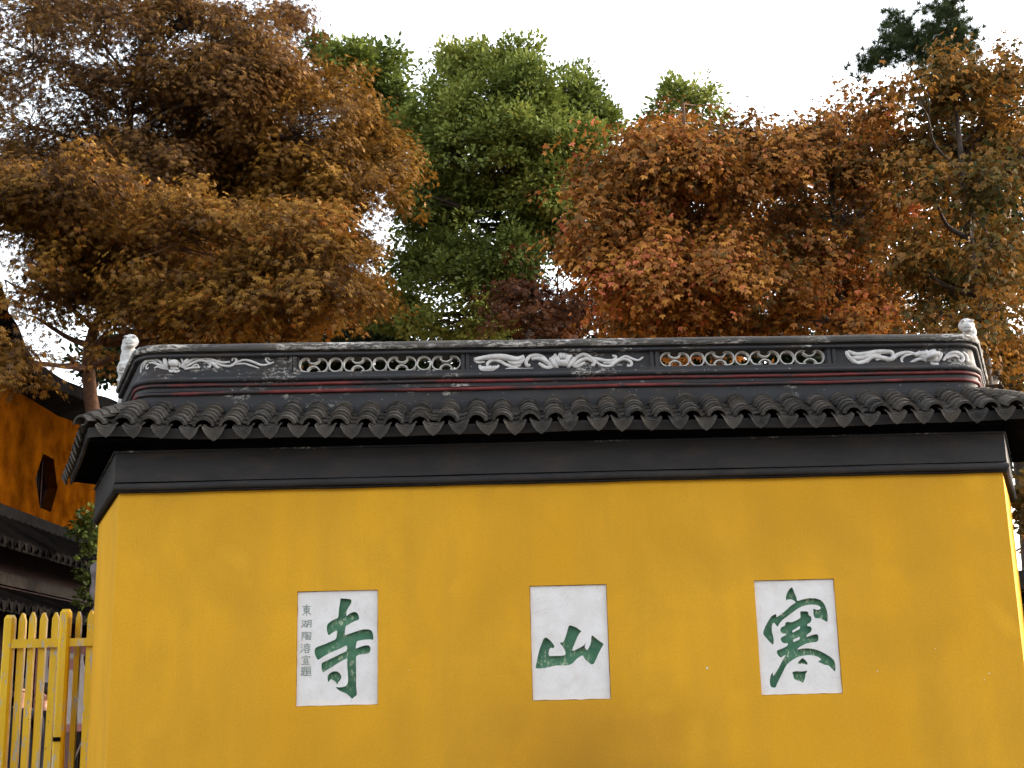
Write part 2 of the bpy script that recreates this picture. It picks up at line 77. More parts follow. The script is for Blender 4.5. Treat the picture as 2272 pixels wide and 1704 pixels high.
TREES = {"mapleA":[[-5.78,3.6,7.02,0.64,0.51,0.54,1.0],[-5.02,4.14,6.76,0.77,0.61,0.61,1.0],[-5.21,2.8,7.11,0.7,0.56,0.37,1.0],[-4.55,4.23,6.28,0.87,0.7,0.51,1.0],[-3.19,3.46,6.06,0.97,0.78,0.49,1.0],[-3.78,3.17,6.6,0.76,0.61,0.48,1.0],[-2.69,4.37,6.06,0.57,0.46,0.31,1.0],[-2.7,2.89,6.36,0.65,0.52,0.42,1.0],[-5.53,3.87,6.36,0.4,0.32,0.25,0.3],[-4.92,3.91,5.76,0.3,0.32,0.4,0.5],[-5.61,2.88,5.15,0.21,0.26,0.33,0.6],[-5.95,4.36,6.08,0.36,0.29,0.16,0.1],[-5.82,3.2,6.14,0.19,0.19,0.24,0.4],[-5.17,3.43,5.33,0.24,0.19,0.19,0.12],[-4.58,4.25,6.79,0.72,0.58,0.46,1.0],[-2.31,2.81,6.02,0.51,0.41,0.32,1.0],[-4.04,4.12,6.02,0.77,0.61,0.26,1.0],[-5.23,3.63,7.02,0.64,0.51,0.39,1.0],[-5.58,3.04,6.34,0.42,0.34,0.28,0.8],[-4.8,4.4,7.3,0.62,0.5,0.36,1.0],[-5.42,2.99,7.19,0.61,0.49,0.33,1.0],[-3.54,3.71,5.83,0.89,0.71,0.25,1.0]],"tallB":[[-6.95,6.2,10.42,0.82,0.65,0.76,0.5],[-7.09,6.74,9.59,0.72,0.58,0.54,0.5],[-5.82,5.4,10.36,0.67,0.53,0.5,0.55],[-5.93,6.83,9.95,0.61,0.58,0.73,0.35],[-4.68,6.06,10.76,0.75,0.6,0.52,0.7],[-3.75,5.77,10.44,0.63,0.5,0.51,0.8],[-3.48,6.97,11.31,0.31,0.24,0.31,0.8],[-4.15,5.49,9.52,0.78,0.63,0.56,0.8],[-3.63,6.47,10.13,0.59,0.48,0.53,0.9],[-6.86,6.51,11.28,0.89,0.71,0.36,0.5],[-5.05,5.48,9.99,0.56,0.45,0.56,0.45],[-5.62,6.96,9.31,0.73,0.59,0.43,0.5],[-6.03,5.8,9.65,0.68,0.55,0.46,0.3],[-6.95,6.03,8.68,0.52,0.42,0.35,0.5],[-6.54,6.85,9.29,0.61,0.49,0.36,0.35],[-3.9,5.41,9.86,0.83,0.67,0.44,0.8],[-4.93,6.72,9.73,0.78,0.63,0.54,0.8],[-5.3,6.23,11.01,0.64,0.52,0.41,0.7],[-3.35,5.64,10.09,0.39,0.32,0.39,0.9],[-6.27,7.0,9.28,0.74,0.59,0.28,0.8],[-4.96,5.59,8.56,0.62,0.49,0.34,0.9],[-5.74,6.31,9.29,0.65,0.52,0.35,0.5]],"mapleC":[[-2.82,7.0,10.02,0.55,0.44,0.49,1.0],[-2.49,7.54,9.49,0.63,0.51,0.51,1.0],[-3.19,6.2,9.12,0.82,0.65,0.53,1.0],[-4.36,7.63,9.58,0.95,0.76,0.64,1.0],[-5.07,6.86,8.91,0.73,0.58,0.49,0.8],[-2.07,6.57,8.52,0.36,0.29,0.3,1.0],[-2.71,7.77,8.18,0.38,0.31,0.26,1.0],[-2.04,6.29,7.0,0.32,0.26,0.29,0.7],[-2.71,7.27,7.47,0.68,0.55,0.37,1.0],[-3.63,7.31,8.79,0.94,0.75,0.5,1.0],[-2.95,6.28,8.35,0.65,0.52,0.41,1.0],[-4.7,7.76,8.93,0.77,0.61,0.45,1.0],[-3.9,6.6,9.72,0.78,0.62,0.48,1.0],[-2.03,6.83,8.96,0.36,0.29,0.3,1.0],[-5.79,7.65,8.77,0.7,0.56,0.45,1.0],[-2.63,6.21,8.25,0.53,0.42,0.29,1.0]],"greenB":[[-2.81,14.0,13.81,0.52,0.48,0.6,1.0],[-3.05,14.54,13.28,0.53,0.49,0.62,1.0],[-3.44,13.2,13.82,0.42,0.33,0.33,1.0],[-4.14,14.63,14.93,0.28,0.23,0.25,1.0],[-2.7,13.86,13.15,0.34,0.41,0.51,1.0]],"green":[[-0.35,10.0,11.91,0.54,0.43,0.5,1.0],[-1.21,10.54,12.12,0.59,0.47,0.52,1.0],[0.22,9.2,11.09,0.55,0.44,0.41,1.0],[0.96,10.63,11.52,0.56,0.47,0.59,1.0],[-1.53,9.86,11.21,0.43,0.34,0.43,1.0],[-0.89,9.57,10.74,0.92,0.73,0.63,1.0],[0.25,10.77,10.93,0.9,0.72,0.6,1.0],[0.99,9.29,10.09,0.49,0.39,0.49,1.0],[-1.53,10.27,10.18,0.66,0.52,0.51,1.0],[-0.55,10.31,9.92,1.1,0.88,0.58,1.0],[0.39,9.28,9.48,0.69,0.55,0.42,1.0],[-1.72,10.76,9.57,0.52,0.42,0.37,0.7],[-0.85,9.6,8.8,0.71,0.56,0.35,0.6],[0.03,9.83,9.09,0.64,0.51,0.36,0.8],[-0.36,10.65,8.45,0.52,0.42,0.37,0.35],[-1.41,9.21,8.0,0.55,0.44,0.41,0.25],[-2.01,10.52,8.6,0.37,0.35,0.44,0.5],[-2.12,10.03,7.75,0.5,0.4,0.36,0.8],[-1.22,9.44,7.37,0.77,0.62,0.28,0.8],[1.43,10.8,11.16,0.22,0.3,0.37,0.6],[-1.73,9.39,9.51,0.35,0.33,0.42,0.9],[-1.89,10.11,10.6,0.33,0.35,0.43,0.9],[1.28,10.46,9.94,0.44,0.35,0.37,0.9],[-0.38,9.22,10.1,1.04,0.83,0.55,1.0],[-1.33,10.69,9.61,0.67,0.54,0.37,0.8],[0.77,9.76,9.28,0.5,0.4,0.36,0.8],[-0.14,9.67,11.09,0.85,0.68,0.57,1.0],[-1.34,10.74,8.9,0.75,0.6,0.3,0.8],[-0.21,9.25,8.32,0.76,0.61,0.28,0.8],[0.56,10.37,9.12,0.66,0.53,0.29,0.9],[-1.69,10.2,8.76,0.44,0.35,0.33,0.9],[-0.72,9.33,7.87,0.63,0.5,0.28,0.45],[0.7,10.79,10.59,0.67,0.54,0.52,1.0]],"darkred":[[-0.17,8.0,7.37,0.52,0.41,0.29,0.8],[0.43,8.27,7.12,0.59,0.47,0.3,0.8],[1.05,7.6,7.28,0.38,0.3,0.38,0.7],[0.12,8.32,8.13,0.46,0.37,0.13,0.35],[-0.05,7.93,6.83,0.65,0.52,0.18,1.0],[0.89,7.79,7.82,0.32,0.26,0.19,0.6]],"mapleE":[[1.32,5.0,8.4,0.43,0.35,0.33,1.0],[2.03,5.54,8.68,0.5,0.4,0.39,1.0],[2.42,4.2,8.21,0.31,0.25,0.28,1.0],[2.87,5.63,9.18,0.18,0.2,0.25,0.4],[1.06,4.86,7.8,0.64,0.52,0.43,1.0],[1.9,4.57,7.6,0.68,0.55,0.47,1.0],[2.8,5.77,8.19,0.57,0.46,0.51,1.0],[0.77,4.29,7.06,0.46,0.37,0.36,1.0],[1.57,5.27,7.23,0.72,0.57,0.44,1.0],[2.31,5.31,7.16,0.66,0.53,0.44,1.0],[1.26,4.28,6.32,0.57,0.45,0.36,1.0],[2.11,5.76,6.6,0.68,0.55,0.4,1.0],[2.58,4.6,6.28,0.53,0.42,0.37,1.0],[1.62,4.83,5.98,0.64,0.51,0.21,1.0],[2.3,5.65,6.17,0.68,0.54,0.2,1.0],[1.54,4.21,7.86,0.56,0.45,0.41,1.0],[2.42,5.52,8.41,0.56,0.45,0.45,1.0],[0.59,5.03,7.05,0.38,0.3,0.33,0.8],[0.92,4.44,6.71,0.47,0.38,0.31,1.0],[1.18,5.8,6.33,0.46,0.36,0.26,0.8],[1.82,4.39,6.56,0.73,0.58,0.42,1.0]],"mapleF":[[3.67,5.8,8.69,0.51,0.41,0.4,1.0],[4.38,6.34,9.18,0.47,0.38,0.35,1.0],[4.42,5.0,8.81,0.33,0.26,0.27,0.6],[3.84,6.43,8.25,0.65,0.52,0.53,1.0],[4.24,5.66,8.05,0.57,0.45,0.45,1.0],[3.52,5.37,7.16,0.5,0.4,0.33,0.35],[4.54,6.57,7.5,0.48,0.38,0.36,0.6],[3.11,5.09,6.36,0.44,0.35,0.33,0.7],[4.05,6.07,6.71,0.52,0.42,0.35,0.8],[4.65,6.11,6.71,0.35,0.28,0.29,0.6],[3.58,5.08,6.0,0.65,0.52,0.22,1.0],[3.41,6.56,7.92,0.54,0.43,0.48,0.7],[3.89,5.4,7.46,0.56,0.44,0.39,0.7],[4.79,5.63,8.46,0.34,0.32,0.39,0.5],[4.93,6.45,8.03,0.36,0.33,0.42,0.6],[3.11,5.01,8.05,0.43,0.35,0.43,0.8],[4.5,6.32,6.41,0.47,0.38,0.29,0.8],[3.66,5.83,6.95,0.63,0.5,0.34,0.5]],"mapleG":[[5.15,4.6,8.9,0.47,0.38,0.42,0.8],[5.98,5.14,9.08,0.44,0.39,0.49,0.75],[4.46,3.8,8.23,0.4,0.32,0.35,0.35],[5.53,5.23,8.33,0.66,0.53,0.5,0.9],[5.75,4.46,7.75,0.37,0.46,0.57,0.8],[4.54,4.17,7.43,0.41,0.33,0.41,0.3],[5.18,5.37,7.3,0.5,0.4,0.44,0.4],[5.16,3.89,6.63,0.45,0.36,0.4,0.6],[5.1,4.87,6.42,0.59,0.47,0.32,0.5],[5.63,4.91,6.19,0.43,0.34,0.43,0.8],[4.67,3.88,5.47,0.4,0.32,0.25,0.7],[5.73,5.36,5.57,0.39,0.31,0.28,0.6],[5.25,4.2,4.9,0.31,0.25,0.21,0.9],[4.38,4.43,6.63,0.31,0.25,0.31,0.6],[5.81,5.25,8.71,0.55,0.44,0.44,0.8],[4.98,3.81,7.15,0.5,0.4,0.35,0.7],[5.89,5.12,6.83,0.33,0.39,0.49,0.8],[4.6,4.63,6.01,0.42,0.34,0.32,0.8],[4.96,4.04,5.77,0.46,0.37,0.3,0.7],[5.08,5.4,8.48,0.44,0.36,0.33,0.4]],"greenH":[[3.41,15.0,13.49,0.67,0.54,0.49,1.0],[3.08,15.54,13.18,0.55,0.44,0.46,1.0]],"bg1":[[-4.21,12.0,8.15,1.26,1.01,0.47,0.7],[-2.91,12.54,8.27,0.97,0.78,0.49,0.7],[-5.45,11.2,7.79,1.22,0.98,0.3,0.7],[-7.24,12.63,9.44,1.14,0.91,0.98,0.6],[-5.36,11.86,7.48,1.57,1.26,0.39,1.0],[-2.96,11.57,7.34,1.24,0.99,0.39,1.0],[-7.37,12.77,7.77,0.98,0.79,0.49,0.8],[-5.13,11.29,9.27,1.22,0.98,0.69,0.6],[-3.37,12.27,8.88,0.8,0.64,0.56,0.8],[-5.95,12.31,10.52,1.6,1.28,0.96,1.0],[-4.11,11.28,9.9,1.15,0.92,0.69,1.0],[-7.75,12.76,10.56,1.14,0.92,0.82,0.8]],"bg2":[[1.29,13.0,8.3,1.07,0.86,0.41,0.7],[3.3,13.54,8.58,1.35,1.08,0.51,0.5],[-0.38,12.2,7.94,0.96,0.77,0.28,0.8],[2.26,13.63,9.9,0.85,0.68,0.85,0.5],[-0.39,12.86,7.62,1.31,1.05,0.41,1.0],[2.62,12.57,7.47,1.62,1.3,0.41,1.0],[2.24,13.77,11.07,0.94,0.75,0.77,0.8],[3.54,12.29,9.92,1.2,0.96,0.96,1.0],[2.79,13.27,9.23,1.25,1.0,0.67,1.0]],"bg3":[[5.64,13.0,8.37,1.4,1.12,0.5,0.6],[7.96,13.54,9.0,1.18,0.95,0.76,0.5],[8.07,12.2,10.21,0.8,0.77,0.96,0.4],[8.7,13.63,7.59,1.02,0.81,0.51,0.5],[6.18,12.86,10.25,0.99,0.79,0.74,0.5],[5.46,12.57,7.4,1.62,1.3,0.41,1.0],[8.23,13.77,6.76,1.28,1.02,0.68,0.8],[7.64,12.29,11.41,0.8,0.64,0.8,0.6],[8.79,13.27,9.61,1.0,0.94,1.17,0.9],[7.49,13.31,9.3,1.0,0.8,0.84,0.9],[8.79,12.28,11.29,0.72,0.77,0.96,0.7],[5.47,13.76,9.5,1.11,0.89,0.77,0.8]],"low":[[4.85,3.0,3.15,0.19,0.28,0.35,0.7],[5.01,3.07,3.69,0.28,0.23,0.28,0.8]],"ivy":[[-5.34,5.0,3.62,0.12,0.2,0.24,0.8]]}
PINE = [[6.98,14.0,13.86],[7.15,14.0,14.0],[7.34,14.0,14.23],[7.62,14.0,14.14],[7.62,14.0,14.9],[7.76,14.0,14.64],[7.67,14.0,14.46],[7.93,14.0,14.49],[8.14,14.0,14.33],[8.4,14.0,14.4],[8.31,14.0,14.63],[8.57,14.0,15.23],[8.71,14.0,14.97],[8.9,14.0,15.2],[8.73,14.0,14.7],[8.97,14.0,14.59],[8.74,14.0,14.36],[7.99,14.0,14.15],[9.02,14.0,14.36],[8.23,14.0,13.83],[8.66,14.0,13.97],[9.08,14.0,14.06],[8.49,14.0,14.17]]
PINEBASE = [8.81,14.5,12.56]
FENCE = {"posts":[[-5.008,-4.914,0.0],[-4.502,-4.408,0.0]],"pk":[[-4.877,-4.832],[-4.787,-4.743],[-4.685,-4.641],[-4.588,-4.539],[-4.261,-4.212]],"back":[[-4.738,-4.706],[-4.408,-4.371],[-4.914,-4.881]],"ztop":[2.4889,2.4691],"zr":[2.1877,2.2597,1.352]}
HALL = {"sky":[[2.543,7.531],[3.22,6.462],[3.736,6.099],[3.827,5.963],[4.127,5.887],[4.379,5.736],[4.703,5.631],[5.146,5.633],[5.73,5.646],[6.366,5.71],[6.868,5.73],[7.592,5.834],[8.825,5.903]],"walltop":[[4.938,5.537],[8.156,5.404]],"hex":[[6.656,4.877],[6.356,4.503],[6.578,4.162],[6.865,4.155],[7.086,4.484],[6.974,4.832]],"board":[[6.238,2.294],[8.23,1.452],[8.267,2.362],[8.7,1.506]]}
LION = [[-3.982,1.68,5.059],[-4.057,1.68,4.295],[3.955,1.68,5.018]]
ROCK = [[-4.257,3.257],[-4.298,3.068],[-4.37,2.84],[-4.344,2.673],[-4.313,2.466],[-4.273,2.342]]
CHIPS = [[1.073,1.798,0.011],[2.374,1.744,0.006],[-1.213,1.836,0.004],[3.226,1.707,0.006],[3.183,1.661,0.005],[1.845,2.694,0.003],[2.835,1.902,0.004]]
FIG = [[-5.431,3.4,1.769],[-5.293,3.6,1.731]]
CAM = [[-0.38369,-10.25116,0.00141,0.23666,-0.02424]]
# ------------------------------------------------------------------ helpers
def tag(o, label=None, cat=None, group=None, kind=None):
    if label: o['label'] = label
    if cat: o['category'] = cat
    if group: o['group'] = group
    if kind: o['kind'] = kind
    return o

def empty(name, loc=(0, 0, 0)):
    o = bpy.data.objects.new(name, None)
    o.empty_display_size = 0.2
    o.location = loc
    COL.objects.link(o)
    return o

def link(name, me, parent=None):
    o = bpy.data.objects.new(name, me)
    COL.objects.link(o)
    if parent is not None:
        o.parent = parent
        if parent.parent is not None or parent.location.length > 0:
            o.matrix_parent_inverse = world(parent).inverted()
    return o

def world(o):
    m = o.matrix_basis.copy()
    p = o.parent
    if p is not None:
        return world(p) @ o.matrix_parent_inverse @ m
    return m

def mesh(verts, faces, mat, smooth=False):
    me = bpy.data.meshes.new('m')
    me.from_pydata([tuple(v) for v in verts], [], [tuple(f) for f in faces])
    me.materials.append(mat)
    if smooth:
        me.polygons.foreach_set('use_smooth', [True] * len(me.polygons))
    me.update()
    return me

def recalc(me):
    bm = bmesh.new(); bm.from_mesh(me)
    bmesh.ops.recalc_face_normals(bm, faces=bm.faces)
    bm.to_mesh(me); bm.free()
    return me

class MB:
    def __init__(self): self.v = []; self.f = []
    def add(self, v, f):
        b = len(self.v); self.v += [tuple(x) for x in v]; self.f += [tuple(i + b for i in q) for q in f]
    def box(self, x0, x1, y0, y1, z0, z1):
        self.add([(x0, y0, z0), (x1, y0, z0), (x1, y1, z0), (x0, y1, z0), (x0, y0, z1), (x1, y0, z1), (x1, y1, z1), (x0, y1, z1)],
                 [(0, 3, 2, 1), (4, 5, 6, 7), (0, 1, 5, 4), (1, 2, 6, 5), (2, 3, 7, 6), (3, 0, 4, 7)])
    def tube(self, pts, rad, n=6):
        pts = [Vector(q) for q in pts]
        rs = rad if isinstance(rad, (list, tuple)) else [rad] * len(pts)
        vs, fs = [], []
        ref = Vector((0.31, 0.95, 0.1))
        for i, q in enumerate(pts):
            t = (pts[min(i + 1, len(pts) - 1)] - pts[max(i - 1, 0)])
            t = t.normalized() if t.length > 1e-9 else Vector((0, 0, 1))
            a = t.cross(ref)
            if a.length < 0.05: a = t.cross(Vector((1, 0, 0)))
            a.normalize(); b = t.cross(a)
            for k in range(n):
                th = 2 * math.pi * k / n
                vs.append(q + (a * math.cos(th) + b * math.sin(th)) * rs[i])
        for i in range(len(pts) - 1):
            for k in range(n):
                fs.append((i * n + k, i * n + (k + 1) % n, (i + 1) * n + (k + 1) % n, (i + 1) * n + k))
        fs.append(tuple(reversed(range(n)))); fs.append(tuple(range((len(pts) - 1) * n, len(pts) * n)))
        self.add(vs, fs)
    def sphere(self, c, r, nu=14, nv=9, rot=None):
        c = Vector(c); r = Vector(r) if not isinstance(r, (int, float)) else Vector((r, r, r))
        vs, fs = [], []
        for j in range(nv + 1):
            ph = math.pi * j / nv
            for i in range(nu):
                th = 2 * math.pi * i / nu
                q = Vector((math.sin(ph) * math.cos(th) * r.x, math.sin(ph) * math.sin(th) * r.y, math.cos(ph) * r.z))
                if rot is not None: q = rot @ q
                vs.append(c + q)
        for j in range(nv):
            for i in range(nu):
                fs.append((j * nu + i, (j + 1) * nu + i, (j + 1) * nu + (i + 1) % nu, j * nu + (i + 1) % nu))
        self.add(vs, fs)
    def build(self, name, mat, parent=None, smooth=False):
        return link(name, mesh(self.v, self.f, mat, smooth), parent)

def catmull(pts, n=5):
    P = [np.array(q, float) for q in pts]
    out = []
    for i in range(len(P) - 1):
        p0 = P[max(i - 1, 0)]; p1 = P[i]; p2 = P[i + 1]; p3 = P[min(i + 2, len(P) - 1)]
        for k in range(n):
            t = k / n
            out.append(.5 * ((2 * p1) + (-p0 + p2) * t + (2 * p0 - 5 * p1 + 4 * p2 - p3) * t * t + (-p0 + 3 * p1 - 3 * p2 + p3) * t ** 3))
    out.append(P[-1])
    return out

def remeshed(name, mb, mat, parent=None, voxel=0.01, smooth_it=4):
    me = mesh(mb.v, mb.f, mat)
    o = link(name, me, parent)
    r = o.modifiers.new('r', 'REMESH'); r.mode = 'VOXEL'; r.voxel_size = voxel
    s = o.modifiers.new('s', 'SMOOTH'); s.factor = 0.5; s.iterations = smooth_it
    dg = bpy.context.evaluated_depsgraph_get(); dg.update()
    me2 = bpy.data.meshes.new_from_object(o.evaluated_get(dg))
    o.modifiers.clear()
    o.data = me2
    if not me2.materials: me2.materials.append(mat)
    me2.polygons.foreach_set('use_smooth', [True] * len(me2.polygons))
    return o

# ------------------------------------------------------------------ materials
class Mat:
    def __init__(self, name, rough=0.8, spec=0.3):
        m = bpy.data.materials.new(name); m.use_nodes = True
        self.m = m; self.nt = m.node_tree
        self.b = self.nt.nodes['Principled BSDF']
        self.b.inputs['Roughness'].default_value = rough
        self.b.inputs['Specular IOR Level'].default_value = spec
        self.tc = self.nt.nodes.new('ShaderNodeTexCoord')
        self.co = self.tc.outputs['Object']
    def worldpos(self):
        g = self.nt.nodes.new('ShaderNodeNewGeometry'); self.co = g.outputs['Position']; return self
    def noise(self, scale, detail=4, rough=.55, stretch=None, dist=0.0):
        co = self.co
        if stretch:
            mp = self.nt.nodes.new('ShaderNodeMapping'); mp.inputs['Scale'].default_value = stretch
            self.nt.links.new(co, mp.inputs['Vector']); co = mp.outputs[0]
        n = self.nt.nodes.new('ShaderNodeTexNoise')
        n.inputs['Scale'].default_value = scale; n.inputs['Detail'].default_value = detail
        n.inputs['Roughness'].default_value = rough; n.inputs['Distortion'].default_value = dist
        self.nt.links.new(co, n.inputs['Vector'])
        return n.outputs[0]
    def ramp(self, fac, stops):
        r = self.nt.nodes.new('ShaderNodeValToRGB')
        e = r.color_ramp.elements
        while len(e) < len(stops): e.new(0.5)
        for i, (p, c) in enumerate(stops):
            e[i].position = p
            e[i].color = (c, c, c, 1) if isinstance(c, (int, float)) else (*c, 1)
        self.nt.links.new(fac, r.inputs[0])
        return r.outputs[0]
    def mix(self, fac, a, b, mode='MIX'):
        n = self.nt.nodes.new('ShaderNodeMix'); n.data_type = 'RGBA'; n.blend_type = mode
        for s, val in ((0, fac), (6, a), (7, b)):
            if hasattr(val, 'links'): self.nt.links.new(val, n.inputs[s])
            elif s == 0: n.inputs[0].default_value = val
            else: n.inputs[s].default_value = (*val, 1)
        return n.outputs[2]
    def math(self, op, a, b):
        n = self.nt.nodes.new('ShaderNodeMath'); n.operation = op
        for i, val in enumerate((a, b)):
            if hasattr(val, 'links'): self.nt.links.new(val, n.inputs[i])
            else: n.inputs[i].default_value = val
        return n.outputs[0]
    def attr(self, name):
        a = self.nt.nodes.new('ShaderNodeAttribute'); a.attribute_name = name
        return a.outputs['Fac']
    def objrand(self):
        return self.nt.nodes.new('ShaderNodeObjectInfo').outputs['Random']
    def col(self, c):
        if hasattr(c, 'links'): self.nt.links.new(c, self.b.inputs['Base Color'])
        else: self.b.inputs['Base Color'].default_value = (*c, 1)
        return self
    def rough(self, r):
        self.nt.links.new(r, self.b.inputs['Roughness']); return self
    def bump(self, h, strength=.3, dist=.01):
        n = self.nt.nodes.new('ShaderNodeBump'); n.inputs['Strength'].default_value = strength; n.inputs['Distance'].default_value = dist
        self.nt.links.new(h, n.inputs['Height']); self.nt.links.new(n.outputs[0], self.b.inputs['Normal'])
        return self

def m_yellow():
    M = Mat('yellow_plaster', .85, .2).worldpos()
    big = M.ramp(M.noise(.55, 3), [(.35, 0), (.68, 1)])
    c = M.mix(big, (.68, .335, .017), (.80, .41, .024))
    streak = M.ramp(M.noise(3.0, 5, .6, (1, 1, .16)), [(.42, 0), (.74, .6)])
    c = M.mix(streak, c, (.60, .31, .028))
    # smoke-dulled patches with soft edges
    st = M.ramp(M.noise(1.25, 4, .55, (1, 1, .8), .5), [(.48, 0), (.72, .75)])
    c = M.mix(st, c, (.58, .30, .022))
    # smoky smear at the wall foot, enlarged to suggest shade on the lower wall
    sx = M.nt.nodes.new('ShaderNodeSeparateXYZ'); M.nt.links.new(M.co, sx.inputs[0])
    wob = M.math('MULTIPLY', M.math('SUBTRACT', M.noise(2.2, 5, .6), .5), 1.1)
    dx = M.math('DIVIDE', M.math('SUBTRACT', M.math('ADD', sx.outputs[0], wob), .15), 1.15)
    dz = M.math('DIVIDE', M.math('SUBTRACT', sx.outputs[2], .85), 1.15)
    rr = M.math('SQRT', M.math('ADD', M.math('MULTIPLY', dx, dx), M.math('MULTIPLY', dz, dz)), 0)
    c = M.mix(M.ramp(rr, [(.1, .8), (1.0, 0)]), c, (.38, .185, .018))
    orange = M.ramp(M.noise(1.7, 2, .4), [(.66, 0), (.80, .7)])
    c = M.mix(orange, c, (.86, .45, .03))
    fine = M.ramp(M.noise(60, 3), [(.3, .93), (.7, 1.05)])
    c = M.mix(1.0, c, fine, 'MULTIPLY')
    M.col(c).bump(M.math('ADD', M.noise(9, 5, .6), M.math('MULTIPLY', M.noise(160, 3), .25)), .25, .006)
    return M.m

def m_black(name='black_limewash', base=(.024, .023, .0245), worn=.0, seed=0.0):
    M = Mat(name, .75, .3).worldpos()
    n = M.noise(2.2, 5, .6, (1, 1, 2.0))
    c = M.mix(M.ramp(n, [(.35, 0), (.7, 1)]), base, tuple(x * 1.5 for x in base))
    c = M.mix(M.ramp(M.noise(3.1, 4, .6, (1, 1, 2.5), .6), [(.48, 0), (.70, .8)]), c, (.052, .040, .033))
    c = M.mix(M.ramp(M.noise(70, 3), [(.4, 0), (.8, .3)]), c, (.05, .05, .05))
    if worn > 0:
        a = M.noise(3.2, 5, .7, (.7, 1, 1.5)); b = M.noise(38, 5, .75, (.7, 1, 1.2))
        f = M.math('MULTIPLY', M.ramp(a, [(.50 + .12 * (1 - worn), 0), (.60 + .12 * (1 - worn), 1)]), M.ramp(b, [(.50, 0), (.56, 1)]))
        c = M.mix(M.math('MULTIPLY', f, .85), c, M.mix(M.noise(14, 3), (.42, .38, .32), (.62, .58, .53)))
        sp = M.ramp(M.noise(52, 2, .5), [(.72, 0), (.75, .7)])
        c = M.mix(sp, c, (.5, .46, .40))
    M.col(c).bump(M.math('ADD', M.noise(30, 5, .6), M.noise(7, 3)), .3, .006)
    return M.m

def m_cap():
    M = Mat('weathered_ridge_cap', .85, .25).worldpos()
    c = M.mix(M.ramp(M.noise(4, 5, .65, (.6, 1, 1.5)), [(.35, 0), (.65, 1)]), (.045, .044, .046), (.105, .093, .078))
    f = M.math('MULTIPLY', M.ramp(M.noise(3.0, 6, .7, (.5, 1, 2.0), .3), [(.50, 0), (.58, 1)]), M.ramp(M.noise(28, 5, .75, (.5, 1, 1.6)), [(.48, 0), (.54, 1)]))
    c = M.mix(f, c, M.mix(M.noise(9, 3), (.40, .36, .31), (.60, .56, .53)))
    M.col(c).bump(M.math('SUBTRACT', M.noise(26, 5, .65), f), .4, .008)
    return M.m

def m_red():
    M = Mat('worn_red_paint', .7, .3).worldpos()
    c = M.mix(M.ramp(M.noise(7, 4, .6), [(.35, 0), (.65, 1)]), (.10, .016, .016), (.19, .036, .033))
    wear = M.ramp(M.noise(5, 6, .7, (.35, 1, 2)), [(.47, 0), (.56, .95)])
    c = M.mix(wear, c, (.03, .027, .028))
    M.col(c).bump(M.noise(40, 4), .3, .005)
    return M.m

def m_tile():
    M = Mat('grey_clay_tile', .8, .25)
    r = M.objrand()
    c = M.mix(r, (.013, .0127, .013), (.062, .054, .046))
    M2c = M.noise(22, 5, .65)
    c = M.mix(M.ramp(M2c, [(.42, 0), (.66, .7)]), c, (.082, .069, .055))
    g = M.nt.nodes.new('ShaderNodeNewGeometry'); M.co = g.outputs['Position']
    c = M.mix(M.ramp(M.noise(3.2, 4, .6), [(.50, 0), (.66, .7)]), c, (.070, .055, .040))
    c = M.mix(M.ramp(M.noise(45, 2, .5), [(.72, 0), (.76, .5)]), c, (.30, .28, .25))
    M.col(c).bump(M.noise(70, 4, .65), .45, .005)
    return M.m

def m_simple(name, a, b, scale=8, rough=.8, bump=.2, spec=.3, bscale=40):
    M = Mat(name, rough, spec).worldpos()
    M.col(M.mix(M.ramp(M.noise(scale, 5, .6), [(.35, 0), (.66, 1)]), a, b))
    if bump: M.bump(M.noise(bscale, 4, .6), bump, .006)
    return M.m

def m_stone_plaque():
    M = Mat('white_stone', .7, .3).worldpos()
    c = M.mix(M.ramp(M.noise(6, 5, .6), [(.35, 0), (.68, 1)]), (.76, .73, .71), (.85, .83, .82))
    c = M.mix(M.ramp(M.noise(5, 4, .6, None, .5), [(.56, 0), (.74, .5)]), c, (.66, .58, .53))
    c = M.mix(M.ramp(M.noise(24, 4, .7), [(.62, 0), (.72, .5)]), c, (.52, .50, .48))
    vein = M.ramp(M.noise(2.6, 6, .75, None, 1.6), [(.494, 0), (.5, .5), (.506, 0)])
    c = M.mix(vein, c, (.45, .40, .37))
    M.col(c).bump(M.noise(45, 4), .15, .004)
    return M.m

def m_green():
    M = Mat('green_paint', .55, .35).worldpos()
    c = M.mix(M.ramp(M.noise(14, 4), [(.3, 0), (.7, 1)]), (.062, .190, .110), (.105, .250, .145))
    chip = M.math('MULTIPLY', M.ramp(M.noise(60, 3, .6, (1, 1, .55)), [(.55, 0), (.60, 1)]), M.ramp(M.noise(7, 3), [(.45, 0), (.62, .8)]))
    c = M.mix(chip, c, (.55, .60, .42))
    M.col(c).bump(M.noise(40, 4), .3, .004)
    return M.m

def m_picket():
    M = Mat('chipped_yellow_paint', .5, .4).worldpos()
    c = M.mix(M.ramp(M.noise(5, 4, .6, (1, 1, .3)), [(.3, 0), (.7, 1)]), (.64, .385, .008), (.80, .50, .012))
    f = M.ramp(M.noise(16, 6, .7, (1, 1, .25)), [(.565, 0), (.61, 1)])
    c = M.mix(f, c, (.45, .42, .36))
    f2 = M.ramp(M.noise(30, 5, .7, (1, 1, .5)), [(.66, 0), (.70, 1)])
    c = M.mix(f2, c, (.10, .075, .05))
    M.col(c).bump(M.math('SUBTRACT', M.noise(30, 4, .6, (1, 1, .2)), f), .4, .004)
    return M.m

